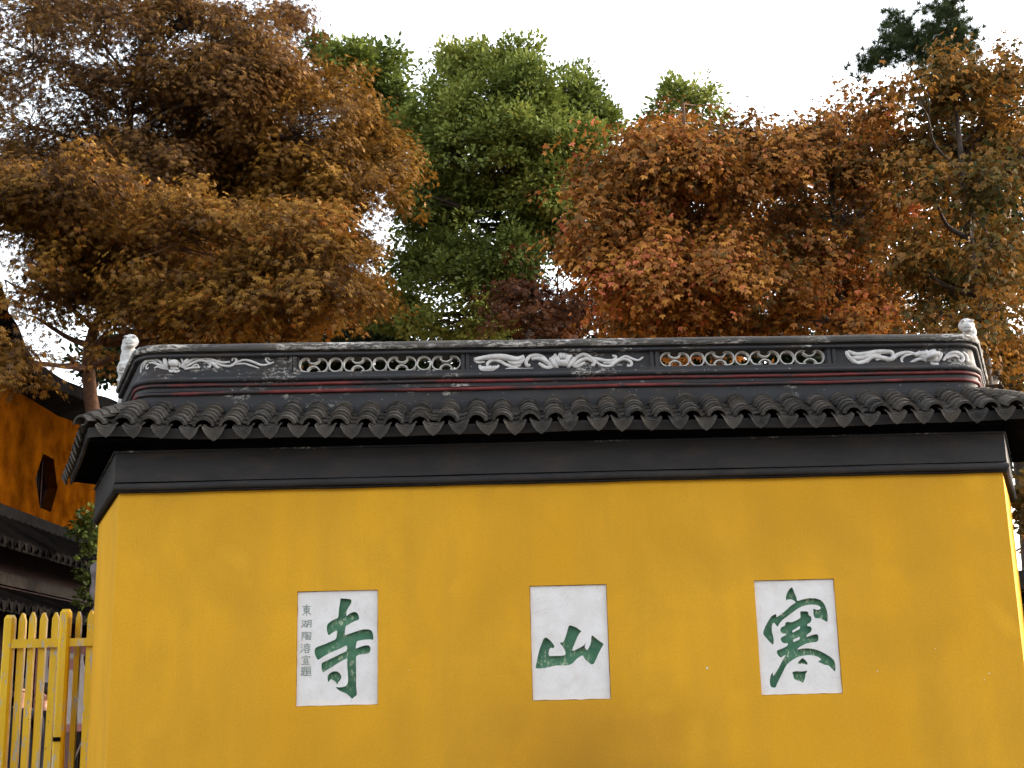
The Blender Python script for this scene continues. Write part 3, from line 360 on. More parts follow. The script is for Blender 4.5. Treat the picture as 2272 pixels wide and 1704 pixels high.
def m_leaf(name, stops, trans=.35):
    m = bpy.data.materials.new(name); m.use_nodes = True
    nt = m.node_tree; nt.nodes.clear()
    a = nt.nodes.new('ShaderNodeAttribute'); a.attribute_name = 'tone'
    r = nt.nodes.new('ShaderNodeValToRGB')
    e = r.color_ramp.elements
    while len(e) < len(stops): e.new(.5)
    for i, (p, c) in enumerate(stops): e[i].position = p; e[i].color = (*c, 1)
    d = nt.nodes.new('ShaderNodeBsdfDiffuse'); t = nt.nodes.new('ShaderNodeBsdfTranslucent')
    g = nt.nodes.new('ShaderNodeBsdfGlossy'); g.inputs['Roughness'].default_value = .45
    mx = nt.nodes.new('ShaderNodeMixShader'); mx.inputs[0].default_value = trans
    mg = nt.nodes.new('ShaderNodeMixShader'); mg.inputs[0].default_value = .015
    o = nt.nodes.new('ShaderNodeOutputMaterial')
    nt.links.new(a.outputs['Fac'], r.inputs[0])
    nt.links.new(r.outputs[0], d.inputs[0]); nt.links.new(r.outputs[0], t.inputs[0])
    nt.links.new(d.outputs[0], mx.inputs[1]); nt.links.new(t.outputs[0], mx.inputs[2])
    nt.links.new(mx.outputs[0], mg.inputs[1]); nt.links.new(g.outputs[0], mg.inputs[2])
    nt.links.new(mg.outputs[0], o.inputs[0])
    return m

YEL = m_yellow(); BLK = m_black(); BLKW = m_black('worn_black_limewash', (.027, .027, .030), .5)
CAPM = m_cap(); RED = m_red(); TILE = m_tile()
SOFF = m_simple('shade_black_soffit', (.004, .004, .0045), (.008, .008, .009), 4, .95, .2, 0.0)  # near-black base carries the deep shade under the eave
FASC = m_simple('grey_eave_board', (.030, .028, .028), (.055, .049, .044), 5)
RING = m_simple('limewashed_tile_edge', (.36, .35, .33), (.62, .60, .56), 30, .85, .3)
RELM = m_simple('white_stucco', (.46, .435, .42), (.66, .635, .615), 16, .75, .25)
LIONM = m_simple('white_stone_carving', (.34, .325, .31), (.56, .54, .52), 14, .8, .35)
STONE = m_stone_plaque(); GREEN = m_green(); PICK = m_picket()
INK = m_simple('faded_green_ink', (.20, .25, .21), (.34, .38, .34), 30, .8, 0)
BARK = m_simple('dark_bark', (.030, .022, .018), (.075, .052, .04), 14, .9, .6)
BARKR = m_simple('reddish_bark', (.06, .03, .018), (.13, .062, .034), 14, .9, .6)
ORWALL = m_simple('ochre_dapple_plaster', (.034, .0092, .0005), (.088, .026, .001), 3.2, 1.0, .15, 0.0)  # tone patches stand in for dappled sun; base darkened for hall shade
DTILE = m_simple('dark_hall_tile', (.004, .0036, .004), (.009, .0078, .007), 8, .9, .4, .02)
WOODD = m_simple('dark_maroon_wood', (.012, .005, .0045), (.02, .008, .007), 6, .8, .1, .08)
BEAM = m_simple('grey_brown_beam', (.014, .011, .010), (.024, .02, .017), 12, .9, .2, .05)
REDW = m_simple('red_lacquer_frame', (.03, .003, .003), (.05, .006, .005), 6, .7, .05, .1)
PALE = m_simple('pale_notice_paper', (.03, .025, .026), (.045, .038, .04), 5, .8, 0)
ORCOL = m_simple('orange_painted_column', (.16, .055, .006), (.22, .08, .01), 4, .6, .05)
CHIPM = m_simple('bare_white_plaster', (.75, .72, .66), (.85, .82, .78), 20, .9, 0)
PAVE = m_simple('grey_paving', (.06, .058, .054), (.10, .095, .088), 1.2, .85, .3)
EARTH = m_simple('dark_garden_soil', (.05, .042, .03), (.09, .075, .05), 1.5, .95, .3)
ROCKM = m_simple('grey_rock', (.11, .09, .09), (.2, .17, .17), 9, .9, .6, .2, 18)

# ------------------------------------------------------------------ ground
def slab(name, x0, x1, y0, y1, z, mat):
    return tag(link(name, mesh([(x0, y0, z), (x1, y0, z), (x1, y1, z), (x0, y1, z)], [(0, 1, 2, 3)], mat)), kind='structure')
slab('ground', -400, 400, -400, 400, 0.0, PAVE)
slab('garden_soil', -30, 30, 2.2, 45, 0.004, EARTH)

# ------------------------------------------------------------------ plan of the screen wall: two splayed wings and a straight front
ANG = math.radians(22)
LW = 1.9
CA, SA = math.cos(ANG), math.sin(ANG)
MT = (1 - SA) / CA
def plan(o, rc=None, ext=LW, nf=70, nw=8, na=9):
    """plan polyline at inward offset o; rc = depth of the rounding centre (None: sharp mitre)"""
    pts = []
    def arc(side):
        B = Vector((side * 3.5, 0)); m = Vector((-side * MT, 1))
        if rc is None or o >= rc:
            q = B + m * o
            return [q] * (na if rc is not None else 1)
        c = B + m * rc
        out = []
        for k in range(na):
            t = k / (na - 1)
            a0 = ANG; a1 = math.pi / 2
            a = a0 + (a1 - a0) * t        # normal direction from the wing's to the front's
            out.append(c - Vector((-side * math.cos(a), math.sin(a))) * (rc - o))
        return out if side < 0 else out[::-1]
    la = arc(-1); ra = arc(1)
    wl = Vector((-3.5, 0)) + Vector((-SA, CA)) * ext + Vector((CA, SA)) * o
    wr = Vector((3.5, 0)) + Vector((SA, CA)) * ext + Vector((-CA, SA)) * o
    for k in range(nw): pts.append(wl.lerp(la[0], k / nw))
    pts += la
    for k in range(1, nf): pts.append(la[-1].lerp(ra[0], k / nf))
    pts += ra
    for k in range(1, nw + 1): pts.append(ra[-1].lerp(wr, k / nw))
    return pts

def settle(x, y, z, roof=False):
    """the old masonry has settled to the right and its eave corners kick up"""
    k = min(max((z - 3.45) / 1.0, 0), 1.2)
    dz = -0.010 * x * k
    if roof:
        d = min(math.hypot(x + 3.6, y + .1), math.hypot(x - 3.6, y + .1))
        dz += (0.05 if x < 0 else 0.02) * math.exp(-(d / .45) ** 2)
        dz += 0.006 * math.sin(x * 2.1 + 1) + 0.004 * math.sin(x * 5.3)
    return z + dz

def sweep(name, prof, mat, parent, rc=None, ext=LW, roof=False, wob=0.0, wfreq=3.0, ph=0.0, smooth=False, rng_x=None):
    cols = [plan(o, rc, ext) for o, z in prof]
    n = len(cols[0]); k = len(prof)
    keep = list(range(n))
    if rng_x is not None:
        keep = [i for i in range(n) if rng_x[0] - 1e-6 <= cols[0][i].x <= rng_x[1] + 1e-6]
    vs, fs = [], []
    for i in keep:
        for j, (o, z) in enumerate(prof):
            q = cols[j][i]
            zz = settle(q.x, q.y, z, roof)
            if wob:
                s = i * 0.1
                zz += wob * (math.sin(s * wfreq + ph) + .6 * math.sin(s * wfreq * 2.3 + ph * 2))
            vs.append((q.x, q.y, zz))
    for a in range(len(keep) - 1):
        for j in range(k):
            j2 = (j + 1) % k
            fs.append((a * k + j, (a + 1) * k + j, (a + 1) * k + j2, a * k + j2))
    fs.append(tuple(range(k))); fs.append(tuple(reversed(range((len(keep) - 1) * k, len(keep) * k))))
    me = recalc(mesh(vs, fs, mat))
    if smooth:
        me.polygons.foreach_set('use_smooth', [True] * len(me.polygons))
        me.set_sharp_from_angle(angle=math.radians(40))
    return link(name, me, parent)

def mould(z0, z1, of, ob, r=None, n=6):
    """closed profile with a rounded front nose"""
    r = (z1 - z0) / 2 if r is None else r
    zc = (z0 + z1) / 2
    pr = []
    for k in range(n + 1):
        a = -math.pi / 2 + math.pi * k / n
        pr.append((of + r - r * math.cos(a), zc + (z1 - z0) / 2 * math.sin(a)))
    return pr + [(ob, z1), (ob, z0)]

SW = empty('screen_wall')
tag(SW, 'long yellow plastered screen wall with black frieze, grey tiled eave and openwork ridge', 'wall')

# --- yellow body with three recesses for the plaques
PLQ = [(-2.0746, -1.4528), (-0.2686, 0.3248), (1.4787, 2.0951)]
ZQ, ZP = 1.5878, 2.4512
REC = 0.014
mb = MB()
g = 0.003
xs = [-3.5] + [q + (-g if i % 2 == 0 else g) for i, q in enumerate([c for pr in PLQ for c in pr])] + [3.5]
zs = [-.05, ZQ - g, ZP + g, 3.27]
for i in range(len(xs) - 1):
    for j in range(3):
        if j == 1 and i % 2 == 1:
            a, b_, c, d = xs[i], xs[i + 1], zs[1], zs[2]
            e = REC + .07
            mb.add([(a, 0, c), (b_, 0, c), (b_, e, c), (a, e, c)], [(0, 1, 2, 3)])
            mb.add([(a, 0, d), (b_, 0, d), (b_, e, d), (a, e, d)], [(3, 2, 1, 0)])
            mb.add([(a, 0, c), (a, e, c), (a, e, d), (a, 0, d)], [(0, 1, 2, 3)])
            mb.add([(b_, 0, c), (b_, e, c), (b_, e, d), (b_, 0, d)], [(3, 2, 1, 0)])
            mb.add([(a, e, c), (b_, e, c), (b_, e, d), (a, e, d)], [(0, 1, 2, 3)])
            continue
        mb.add([(xs[i], 0, zs[j]), (xs[i + 1], 0, zs[j]), (xs[i + 1], 0, zs[j + 1]), (xs[i], 0, zs[j + 1])], [(0, 1, 2, 3)])
T0 = .42
for s in (-1, 1):
    B = Vector((s * 3.5, 0)); E = B + Vector((s * SA, CA)) * LW
    Ei = E + Vector((-s * CA, SA)) * T0; Bi = B + Vector((-s * MT, 1)) * T0
    for P, Q in ((B, E), (E, Ei), (Ei, Bi)):
        f = [(P.x, P.y, -.05), (Q.x, Q.y, -.05), (Q.x, Q.y, 3.27), (P.x, P.y, 3.27)]
        mb.add(f, [(0, 1, 2, 3)] if s > 0 else [(3, 2, 1, 0)])
xb = 3.5 - MT * T0
mb.add([(-xb, T0, -.05), (xb, T0, -.05), (xb, T0, 3.27), (-xb, T0, 3.27)], [(3, 2, 1, 0)])
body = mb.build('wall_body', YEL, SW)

# bare spots where the yellow coat has chipped off
for cx, cz, r in CHIPS:
    n = 9
    vs = [(cx, -.0015, cz)] + [(cx + r * random.uniform(.6, 1.1) * math.cos(2 * math.pi * k / n), -.0005, cz + r * random.uniform(.6, 1.1) * math.sin(2 * math.pi * k / n)) for k in range(n)]
    fs = [(0, 1 + k, 1 + (k + 1) % n) for k in range(n)]
    link('plaster_chip', recalc(mesh(vs, fs, CHIPM)), SW)

# --- frieze and mouldings
fr = sweep('frieze', [(-.042, 3.338), (-.042, 3.568), (.40, 3.568), (.40, 3.338)], BLK, SW, wob=.0012, wfreq=1.7)
sweep('lower_moulding', mould(3.272, 3.332, -.058, .41, .03), BLK, fr, smooth=True, wob=.0014, wfreq=2.6, ph=2)
sweep('bottom_fillet', [(-.034, 3.256), (-.034, 3.2695), (.41, 3.2695), (.41, 3.256)], BEAM, fr, wob=.0016, wfreq=4)
sweep('upper_fillet', [(-.058, 3.570), (-.058, 3.582), (.40, 3.582), (.40, 3.570)], BLKW, fr)

# --- roof
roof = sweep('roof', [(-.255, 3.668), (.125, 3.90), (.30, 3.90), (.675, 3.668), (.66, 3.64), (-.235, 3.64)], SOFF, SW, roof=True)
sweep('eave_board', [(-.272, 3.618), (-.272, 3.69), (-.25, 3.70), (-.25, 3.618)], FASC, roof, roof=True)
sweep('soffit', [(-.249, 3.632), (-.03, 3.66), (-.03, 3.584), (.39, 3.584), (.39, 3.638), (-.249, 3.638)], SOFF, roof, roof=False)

SL = math.radians(28)
def arc_tile(chord, sag, length, th, up, n=6, taper=.92):
    """curved clay tile; x across, y along (0 = lower end, +y up the slope), z normal"""
    R = chord * chord / (8 * sag) + sag / 2
    half = math.asin(min(.999, chord / 2 / R))
    vs, fs = [], []
    for y, sc in ((0, 1), (length, taper)):
        for rr in (R, R - th):
            for k in range(n + 1):
                a = -half + 2 * half * k / n
                x = rr * math.sin(a) * sc; z = rr * math.cos(a) - R * math.cos(half)
                vs.append((x, y, z * (1 if up else -1) + (0 if up else 0)))
    m = n + 1
    for k in range(n):
        fs += [(k, k + 1, 2 * m + k + 1, 2 * m + k), (m + k + 1, m + k, 3 * m + k, 3 * m + k + 1),
               (k + 1, k, m + k, m + k + 1), (2 * m + k, 2 * m + k + 1, 3 * m + k + 1, 3 * m + k)]
    fs += [(0, 2 * m, 3 * m, m), (n, m + n, 3 * m + n, 2 * m + n)]
    return vs, fs

cv, cf = arc_tile(.166, .066, .165, .021, True)
COVER = recalc(mesh(cv, cf, TILE))
pv, pf = arc_tile(.170, .034, .17, .012, False)
PAN = recalc(mesh(pv, pf, TILE))

def drip_mesh():
    vs, fs = arc_tile(.168, .034, .15, .012, False)
    mb = MB(); mb.add(vs, fs)
    n = 8; top = []; bot = []
    for k in range(n + 1):
        t = -1 + 2 * k / n
        x = .081 * t
        top.append((x, -.002, -.034 * (1 - t * t) + .003))
        bot.append((x * .97, -.022, -.034 * (1 - t * t) - .062 * (1 - abs(t)) ** .62 - .004))
    for y in (0, -.013):
        pass
    v = [(x, y, z) for x, y, z in top] + [(x, y, z) for x, y, z in bot] + [(x, y - .013, z) for x, y, z in top] + [(x, y - .013, z) for x, y, z in bot]
    m = n + 1; f = []
    for k in range(n):
        f += [(k, k + 1, m + k + 1, m + k), (2 * m + k + 1, 2 * m + k, 3 * m + k, 3 * m + k + 1), (k + 1, k, 2 * m + k, 2 * m + k + 1), (m + k, m + k + 1, 3 * m + k + 1, 3 * m + k)]
    f += [(0, m, 3 * m, 2 * m), (n, 2 * m + n, 3 * m + n, m + n)]
    mb.add(v, f)
    return recalc(mesh(mb.v, mb.f, TILE))
DRIP = drip_mesh()

def put(name, me, parent, origin, ux, uy, uz, jit=1.0, sc=1.0):
    o = bpy.data.objects.new(name, me); COL.objects.link(o); o.parent = parent
    M = Matrix((ux, uy, uz)).transposed().to_4x4()
    M = Matrix.Translation(origin) @ M @ Matrix.Rotation(random.gauss(0, .055) * jit, 4, 'Z') @ Matrix.Rotation(random.gauss(0, .045) * jit, 4, 'X') @ Matrix.Rotation(random.gauss(0, .04) * jit, 4, 'Y')
    s = sc * (1 + random.gauss(0, .02) * jit)
    o.matrix_basis = M @ Matrix.Diagonal((s, s, s, 1))
    return o

PITCHX = 0.2115
def tile_run(base, along, inward, length, mitre_at, ncol, first, rows, rows_pan):
    """base: plan point at offset 0 where s=0; along: unit plan vector; inward: unit plan vector"""
    for c in range(ncol):
        s = first + c * PITCHX
        for kind in ('cover', 'pan'):
            ss = s + (PITCHX / 2 if kind == 'pan' else 0)
            if ss > length[1] + .3: continue
            nr = rows if kind == 'cover' else rows_pan
            lateral = random.gauss(0, .007)
            for r in range(nr):
                if kind == 'cover': t = .022 + r * .079
                else: t = (0.0 if r == 0 else .03 + r * .105)
                if r: t += random.gauss(0, .007)
                o = -.30 + t * math.cos(SL)
                if mitre_at[0] is not None and ss < mitre_at[0] + o * MT + .03: continue
                if mitre_at[1] is not None and ss > mitre_at[1] - o * MT - .03: continue
                if ss < length[0] - .02 or ss > length[1] + .02:
                    if mitre_at[0] is None and ss < length[0]: continue
                    if mitre_at[1] is None and ss > length[1]: continue
                q = base + along * (ss + lateral) + inward * o
                zb = 3.674 + t * math.sin(SL)
                z = settle(q.x, q.y, zb, True)
                lift = .034 if kind == 'cover' else .036
                tilt = SL - math.radians(11 if kind == 'cover' else 6)
                uy = Vector((inward.x * math.cos(tilt), inward.y * math.cos(tilt), math.sin(tilt)))
                ux = Vector((along.x, along.y, 0)); uz = ux.cross(uy)
                if uz.z < 0: ux = -ux; uz = ux.cross(uy)
                org = Vector((q.x, q.y, z)) + Vector((-inward.x * math.sin(SL), -inward.y * math.sin(SL), math.cos(SL))) * lift
                if kind == 'cover': put('cover_tile', COVER, roof, org, ux, uy, uz)
                elif r == 0: put('drip_tile', DRIP, roof, org - uy * 0.0, ux, uy, uz, .7, random.uniform(.95, 1.12))
                else: put('pan_tile', PAN, roof, org, ux, uy, uz, .6)
tile_run(Vector((0, 0)), Vector((1, 0)), Vector((0, 1)), (-3.7, 3.7), (-3.5, 3.5), 36, -3.70 + .07, 6, 4)
for s in (-1, 1):
    tile_run(Vector((s * 3.5, 0)), Vector((s * SA, CA)), Vector((-s * CA, SA)), (-.2, LW - .05), (0.0, None), 10, -.16, 6, 3)
# hips: stacked tiles running from the ridge corner to the eave corner
for s in (-1, 1):
    hv, hf = arc_tile(.165, .06, .20, .016, True, taper=.9)
    HIP = recalc(mesh(hv, hf, TILE))
    B = Vector((s * 3.5, 0)); m = Vector((-s * MT, 1)); ml = m.length; md = m / ml
    for r in range(7):
        o = -.335 + r * .062
        q = B + m * o
        z = settle(q.x, q.y, 3.70 + (o + .30) * math.tan(SL) * .82, True) + .045
        tl = math.radians(12)
        uy = Vector((md.x * math.cos(tl), md.y * math.cos(tl), math.sin(tl)))
        ux = Vector((md.y, -md.x, 0)); uz = ux.cross(uy)
        put('hip_tile', HIP, roof, Vector((q.x, q.y, z)), ux, uy, uz, 1.4)

# --- ridge
RC = .37
R0, R1 = .12, .30
RX = LW - .28
ridge = sweep('ridge', [(R0, 3.80), (R0, 4.050), (R1, 4.050), (R1, 3.80)], BLKW, SW, RC, RX)
sweep('red_band', mould(4.052, 4.080, .096, R1 + .02, .012), RED, ridge, RC, RX, wob=.0028, wfreq=2.3, ph=1, smooth=True)
sweep('flat_course', [(.112, 4.083), (.112, 4.112), (R1 + .01, 4.112), (R1 + .01, 4.083)], BLKW, ridge, RC, RX)
sweep('red_band', mould(4.115, 4.141, .092, R1 + .02, .012), RED, ridge, RC, RX, wob=.002, wfreq=2.9, ph=3, smooth=True)
sweep('lower_ridge_moulding', mould(4.152, 4.194, .080, R1 + .04, .021), BLKW, ridge, RC, RX, smooth=True)
sweep('groove_course', [(.115, 4.142), (.115, 4.227), (R1, 4.227), (R1, 4.142)], BLKW, ridge, RC, RX)
sweep('upper_ridge_moulding', mould(4.358, 4.386, .090, R1 + .03, .016), BLKW, ridge, RC, RX, smooth=True)
sweep('groove_course', [(.115, 4.356), (.115, 4.408), (R1, 4.408), (R1, 4.356)], BLK, ridge, RC, RX)
cap = sweep('ridge_cap', [(.078, 4.404), (.070, 4.418), (.070, 4.440), (.082, 4.458), (.115, 4.470), (.21, 4.474), (.31, 4.470), (.345, 4.455), (.35, 4.404)], CAPM, ridge, RC, RX, wob=.0014, wfreq=5)
# solid panels between the openwork windows
ZA, ZB = 4.228, 4.354
def ridge_pt(x, z, d):
    """point on the ridge face at distance d in front of it; x beyond the rounding runs on round the corner"""
    lim = 3.5 - MT * RC
    s = -1 if x < 0 else 1
    ex = abs(x) - lim
    if ex <= 0: return Vector((x, R0 - d, settle(x, 0, z)))
    rr = RC - R0
    a = min(ex / rr, math.pi / 2 - ANG)
    c = Vector((s * lim, RC))
    n = Vector((s * math.sin(a), -math.cos(a)))
    q = c + n * (rr + d)
    rest = ex - a * rr
    if rest > 0: q = q + Vector((s * SA, CA)) * rest
    return Vector((q.x, q.y, settle(q.x, q.y, z)))
def panel_run(x0, x1, of, name='ridge_panel', mat=BLKW, back=R1 - .002):
    n = max(2, int((x1 - x0) / .06))
    vs, fs = [], []
    for i in range(n + 1):
        x = x0 + (x1 - x0) * i / n
        f0 = ridge_pt(x, ZA - .002, of); f1 = ridge_pt(x, ZB + .003, of)
        b0 = ridge_pt(x, ZA - .002, -(back - R0)); b1 = ridge_pt(x, ZB + .003, -(back - R0))
        vs += [f0, f1, b1, b0]
    for i in range(n):
        for j in range(4):
            fs.append((i * 4 + j, (i + 1) * 4 + j, (i + 1) * 4 + (j + 1) % 4, i * 4 + (j + 1) % 4))
    fs += [(0, 1, 2, 3), tuple(range(n * 4 + 3, n * 4 - 1, -1))]
    return link(name, recalc(mesh(vs, fs, mat)), ridge)
lim = 3.5 - MT * RC
XE = lim + (RC - R0) * (math.pi / 2 - ANG) + RX - .18
panel_run(-XE, OPEN[0][0], -.012)
panel_run(OPEN[0][1], OPEN[1][0], -.012)
panel_run(OPEN[1][1], XE, -.012)
for a, b in BARS:
    for u, v in ((a, a + (b - a) * .38), (b - (b - a) * .42, b)):
        panel_run(u, v, .004, 'panel_border')
# openwork: rings and waisted figures built from curved tiles
def arc_piece(cx, cz, r, a0, a1, th=.0095, dep=.055, n=None):
    n = n or max(5, int(abs(a1 - a0) / (2 * math.pi) * 22))
    vs, fs = [], []
    closed = abs(abs(a1 - a0) - 2 * math.pi) < 1e-3
    m = n if closed else n + 1
    for k in range(m):
        a = a0 + (a1 - a0) * k / n
        for rr in (r, r - th):
            for y in (R0 + .022, R0 + .022 + dep):
                x = cx + rr * math.cos(a); z = cz + rr * math.sin(a)
                vs.append((x, y, settle(x, 0, z)))
    for k in range(n if closed else m - 1):
        a, b = 4 * k, 4 * ((k + 1) % m)
        fs += [(a, b, b + 1, a + 1), (a + 2, a + 3, b + 3, b + 2), (a, a + 2, b + 2, b), (a + 1, b + 1, b + 3, a + 3)]
    if not closed:
        fs += [(0, 1, 3, 2), (4 * m - 4, 4 * m - 2, 4 * m - 1, 4 * m - 3)]
    return recalc(mesh(vs, fs, RING))
for x0, x1 in OPEN:
    unit = (x1 - x0) / 11.0
    r = unit * .505
    zc = (ZA + ZB) / 2 + .001
    x = x0
    for e in range(7):
        if e % 2 == 0:
            c1, c2 = x + unit / 2, x + 1.5 * unit
            zj = random.gauss(0, .002)
            link('lattice_tile', arc_piece(c1, zc, r, math.radians(62), math.radians(298)), ridge)
            link('lattice_tile', arc_piece(c2, zc + zj, r, math.radians(-118), math.radians(118)), ridge)
            mx = x + unit
            link('lattice_tile', arc_piece(mx, zc + r * 1.10, r * .98, math.radians(205), math.radians(335)), ridge)
            link('lattice_tile', arc_piece(mx, zc - r * 1.10, r * .98, math.radians(25), math.radians(155)), ridge)
            x += 2 * unit
        else:
            link('lattice_ring', arc_piece(x + unit / 2, zc + random.gauss(0, .002), r, 0, 2 * math.pi), ridge)
            x += unit
# stucco lotus scrolls
def stroke(mb, pts, wd, base=.0, n=6):
    P = catmull(pts, 5); L = len(P)
    vs, fs = [], []
    for i, q in enumerate(P):
        t = P[min(i + 1, L - 1)] - P[max(i - 1, 0)]
        t = t / (np.linalg.norm(t) + 1e-9); nrm = np.array([-t[1], t[0]])
        f = i / (L - 1)
        ww = wd / 2 * (0.55 + .45 * math.sin(math.pi * min(max(f * .9 + .08, 0), 1)))
        for k in range(n + 1):
            a = math.pi * k / n
            c = q + nrm * ww * math.cos(a)
            h = base + ww * 1.15 * math.sin(a) * (1.0 if k not in (n // 2,) else .86)
            vs.append(ridge_pt(c[0], c[1], h - .013))
    m = n + 1
    for i in range(L - 1):
        for k in range(n):
            fs.append((i * m + k, i * m + k + 1, (i + 1) * m + k + 1, (i + 1) * m + k))
    fs += [tuple(range(m)), tuple(reversed(range((L - 1) * m, L * m)))]
    mb.add(vs, fs)
rl = ['crisp white lotus scroll on thin stems', 'full white lotus scroll with broken plaster at its left', 'blurred white lotus scroll with peeling plaster']
for S, lb in zip(RELIEF, rl):
    mb = MB()
    for i, (pts, wd) in enumerate(S):
        stroke(mb, pts, wd * 1.25, .002 + .0015 * (i % 4))
    o = link('lotus_relief', recalc(mesh(mb.v, mb.f, RELM, True)), ridge)
    o['label'] = lb

# ------------------------------------------------------------------ plaques with carved characters
def poly_area(p): return sum(p[i][0] * p[(i + 1) % len(p)][1] - p[(i + 1) % len(p)][0] * p[i][1] for i in range(len(p))) / 2
def smooth_closed(p, n=3):
    P = [np.array(q) for q in p]; N = len(P); out = []
    for i in range(N):
        p0, p1, p2, p3 = P[i - 1], P[i], P[(i + 1) % N], P[(i + 2) % N]
        a = p1 - p0; b = p2 - p1
        for k in range(n):
            t = k / n
            cr = .5 * ((2 * p1) + (-p0 + p2) * t + (2 * p0 - 5 * p1 + 4 * p2 - p3) * t * t + (-p0 + 3 * p1 - 3 * p2 + p3) * t ** 3)
            ln = p1 + (p2 - p1) * t
            out.append(tuple(ln * .35 + cr * .65))
    return out
def filled(polys, y):
    """triangulated planar fill of closed loops (even-odd), facing -Y"""
    cu = bpy.data.curves.new('c', 'CURVE'); cu.dimensions = '2D'; cu.fill_mode = 'FRONT'
    for p in polys:
        sp = cu.splines.new('POLY'); sp.points.add(len(p) - 1); sp.use_cyclic_u = True
        for q, (x, z) in zip(sp.points, p): q.co = (x, z, 0, 1)
    ob = bpy.data.objects.new('c', cu); COL.objects.link(ob)
    dg = bpy.context.evaluated_depsgraph_get(); dg.update()
    me = bpy.data.meshes.new_from_object(ob.evaluated_get(dg))
    vs = [(v.co.x, y, v.co.y) for v in me.vertices]; fs = [tuple(p.vertices) for p in me.polygons]
    bpy.data.objects.remove(ob); bpy.data.curves.remove(cu); bpy.data.meshes.remove(me)
    out = []
    for f in fs:
        a, b, c = (Vector(vs[i]) for i in f[:3])
        out.append(f if (b - a).cross(c - a).y < 0 else tuple(reversed(f)))
    return vs, out
def walls(polys, y0, y1):
    vs, fs = [], []
    for p in polys:
        b = len(vs); n = len(p)
        vs += [(x, y0, z) for x, z in p] + [(x, y1, z) for x, z in p]
        fs += [(b + i, b + (i + 1) % n, b + n + (i + 1) % n, b + n + i) for i in range(n)]
    return vs, fs
PLAB = ['white stone plaque with a tall green character and a column of small writing',
        'white stone plaque with one low three-pronged green character, the middle plaque',
        'white stone plaque with the densest many-stroked green character, near the right end']
DEP = .028
SMALLCH = [
 [[(.1,.82),(.9,.84)],[(.5,1),(.5,0)],[(.25,.68),(.75,.68),(.75,.4),(.25,.4),(.25,.68)],[(.25,.54),(.75,.54)],[(.48,.38),(.1,.05)],[(.52,.38),(.95,.08)]],
 [[(.05,.9),(.16,.8)],[(.02,.62),(.13,.55)],[(0,.08),(.18,.42)],[(.2,.75),(.56,.76)],[(.38,.95),(.38,.5)],[(.25,.46),(.52,.46),(.52,.15),(.25,.15),(.25,.46)],[(.66,.92),(.63,.4),(.55,.03)],[(.66,.92),(.96,.92),(.95,.06),(.86,.12)],[(.66,.65),(.95,.65)],[(.66,.42),(.95,.42)]],
 [[(.08,.95),(.06,0)],[(.08,.93),(.28,.92),(.18,.66),(.3,.46),(.16,.38)],[(.46,1),(.33,.7)],[(.42,.88),(.96,.9),(.93,.08),(.84,.15)],[(.5,.72),(.44,.6)],[(.42,.6),(.82,.6)],[(.38,.42),(.86,.42)],[(.62,.72),(.62,.15)],[(.46,.35),(.46,.15),(.8,.15),(.8,.35)]],
 [[(.05,.9),(.16,.8)],[(.02,.6),(.13,.53)],[(0,.05),(.2,.42)],[(.35,.88),(.9,.9)],[(.62,1),(.62,.72)],[(.3,.7),(.96,.72)],[(.46,.62),(.36,.5)],[(.76,.62),(.88,.5)],[(.6,.52),(.3,.26)],[(.6,.52),(.95,.3)],[(.44,.26),(.44,0),(.8,0),(.8,.26),(.44,.26)]],
 [[(.5,1),(.53,.9)],[(.1,.68),(.13,.85),(.9,.87),(.85,.7)],[(.3,.7),(.7,.7)],[(.3,.55),(.3,.2),(.7,.2),(.7,.55),(.3,.55)],[(.3,.38),(.7,.38)],[(.08,.02),(.92,.04)]],
 [[(.08,.95),(.08,.62),(.4,.62),(.4,.95),(.08,.95)],[(.08,.78),(.4,.78)],[(0,.5),(.48,.5)],[(.24,.5),(.24,.15)],[(.24,.3),(.42,.3)],[(.12,.35),(0,.06)],[(.04,.15),(.3,.05),(1,.03)],[(.5,.95),(1,.96)],[(.55,.8),(.55,.3),(.95,.3),(.95,.8),(.55,.8)],[(.55,.63),(.95,.63)],[(.55,.47),(.95,.47)],[(.66,.28),(.52,.15)],[(.85,.28),(.98,.15)]],
]
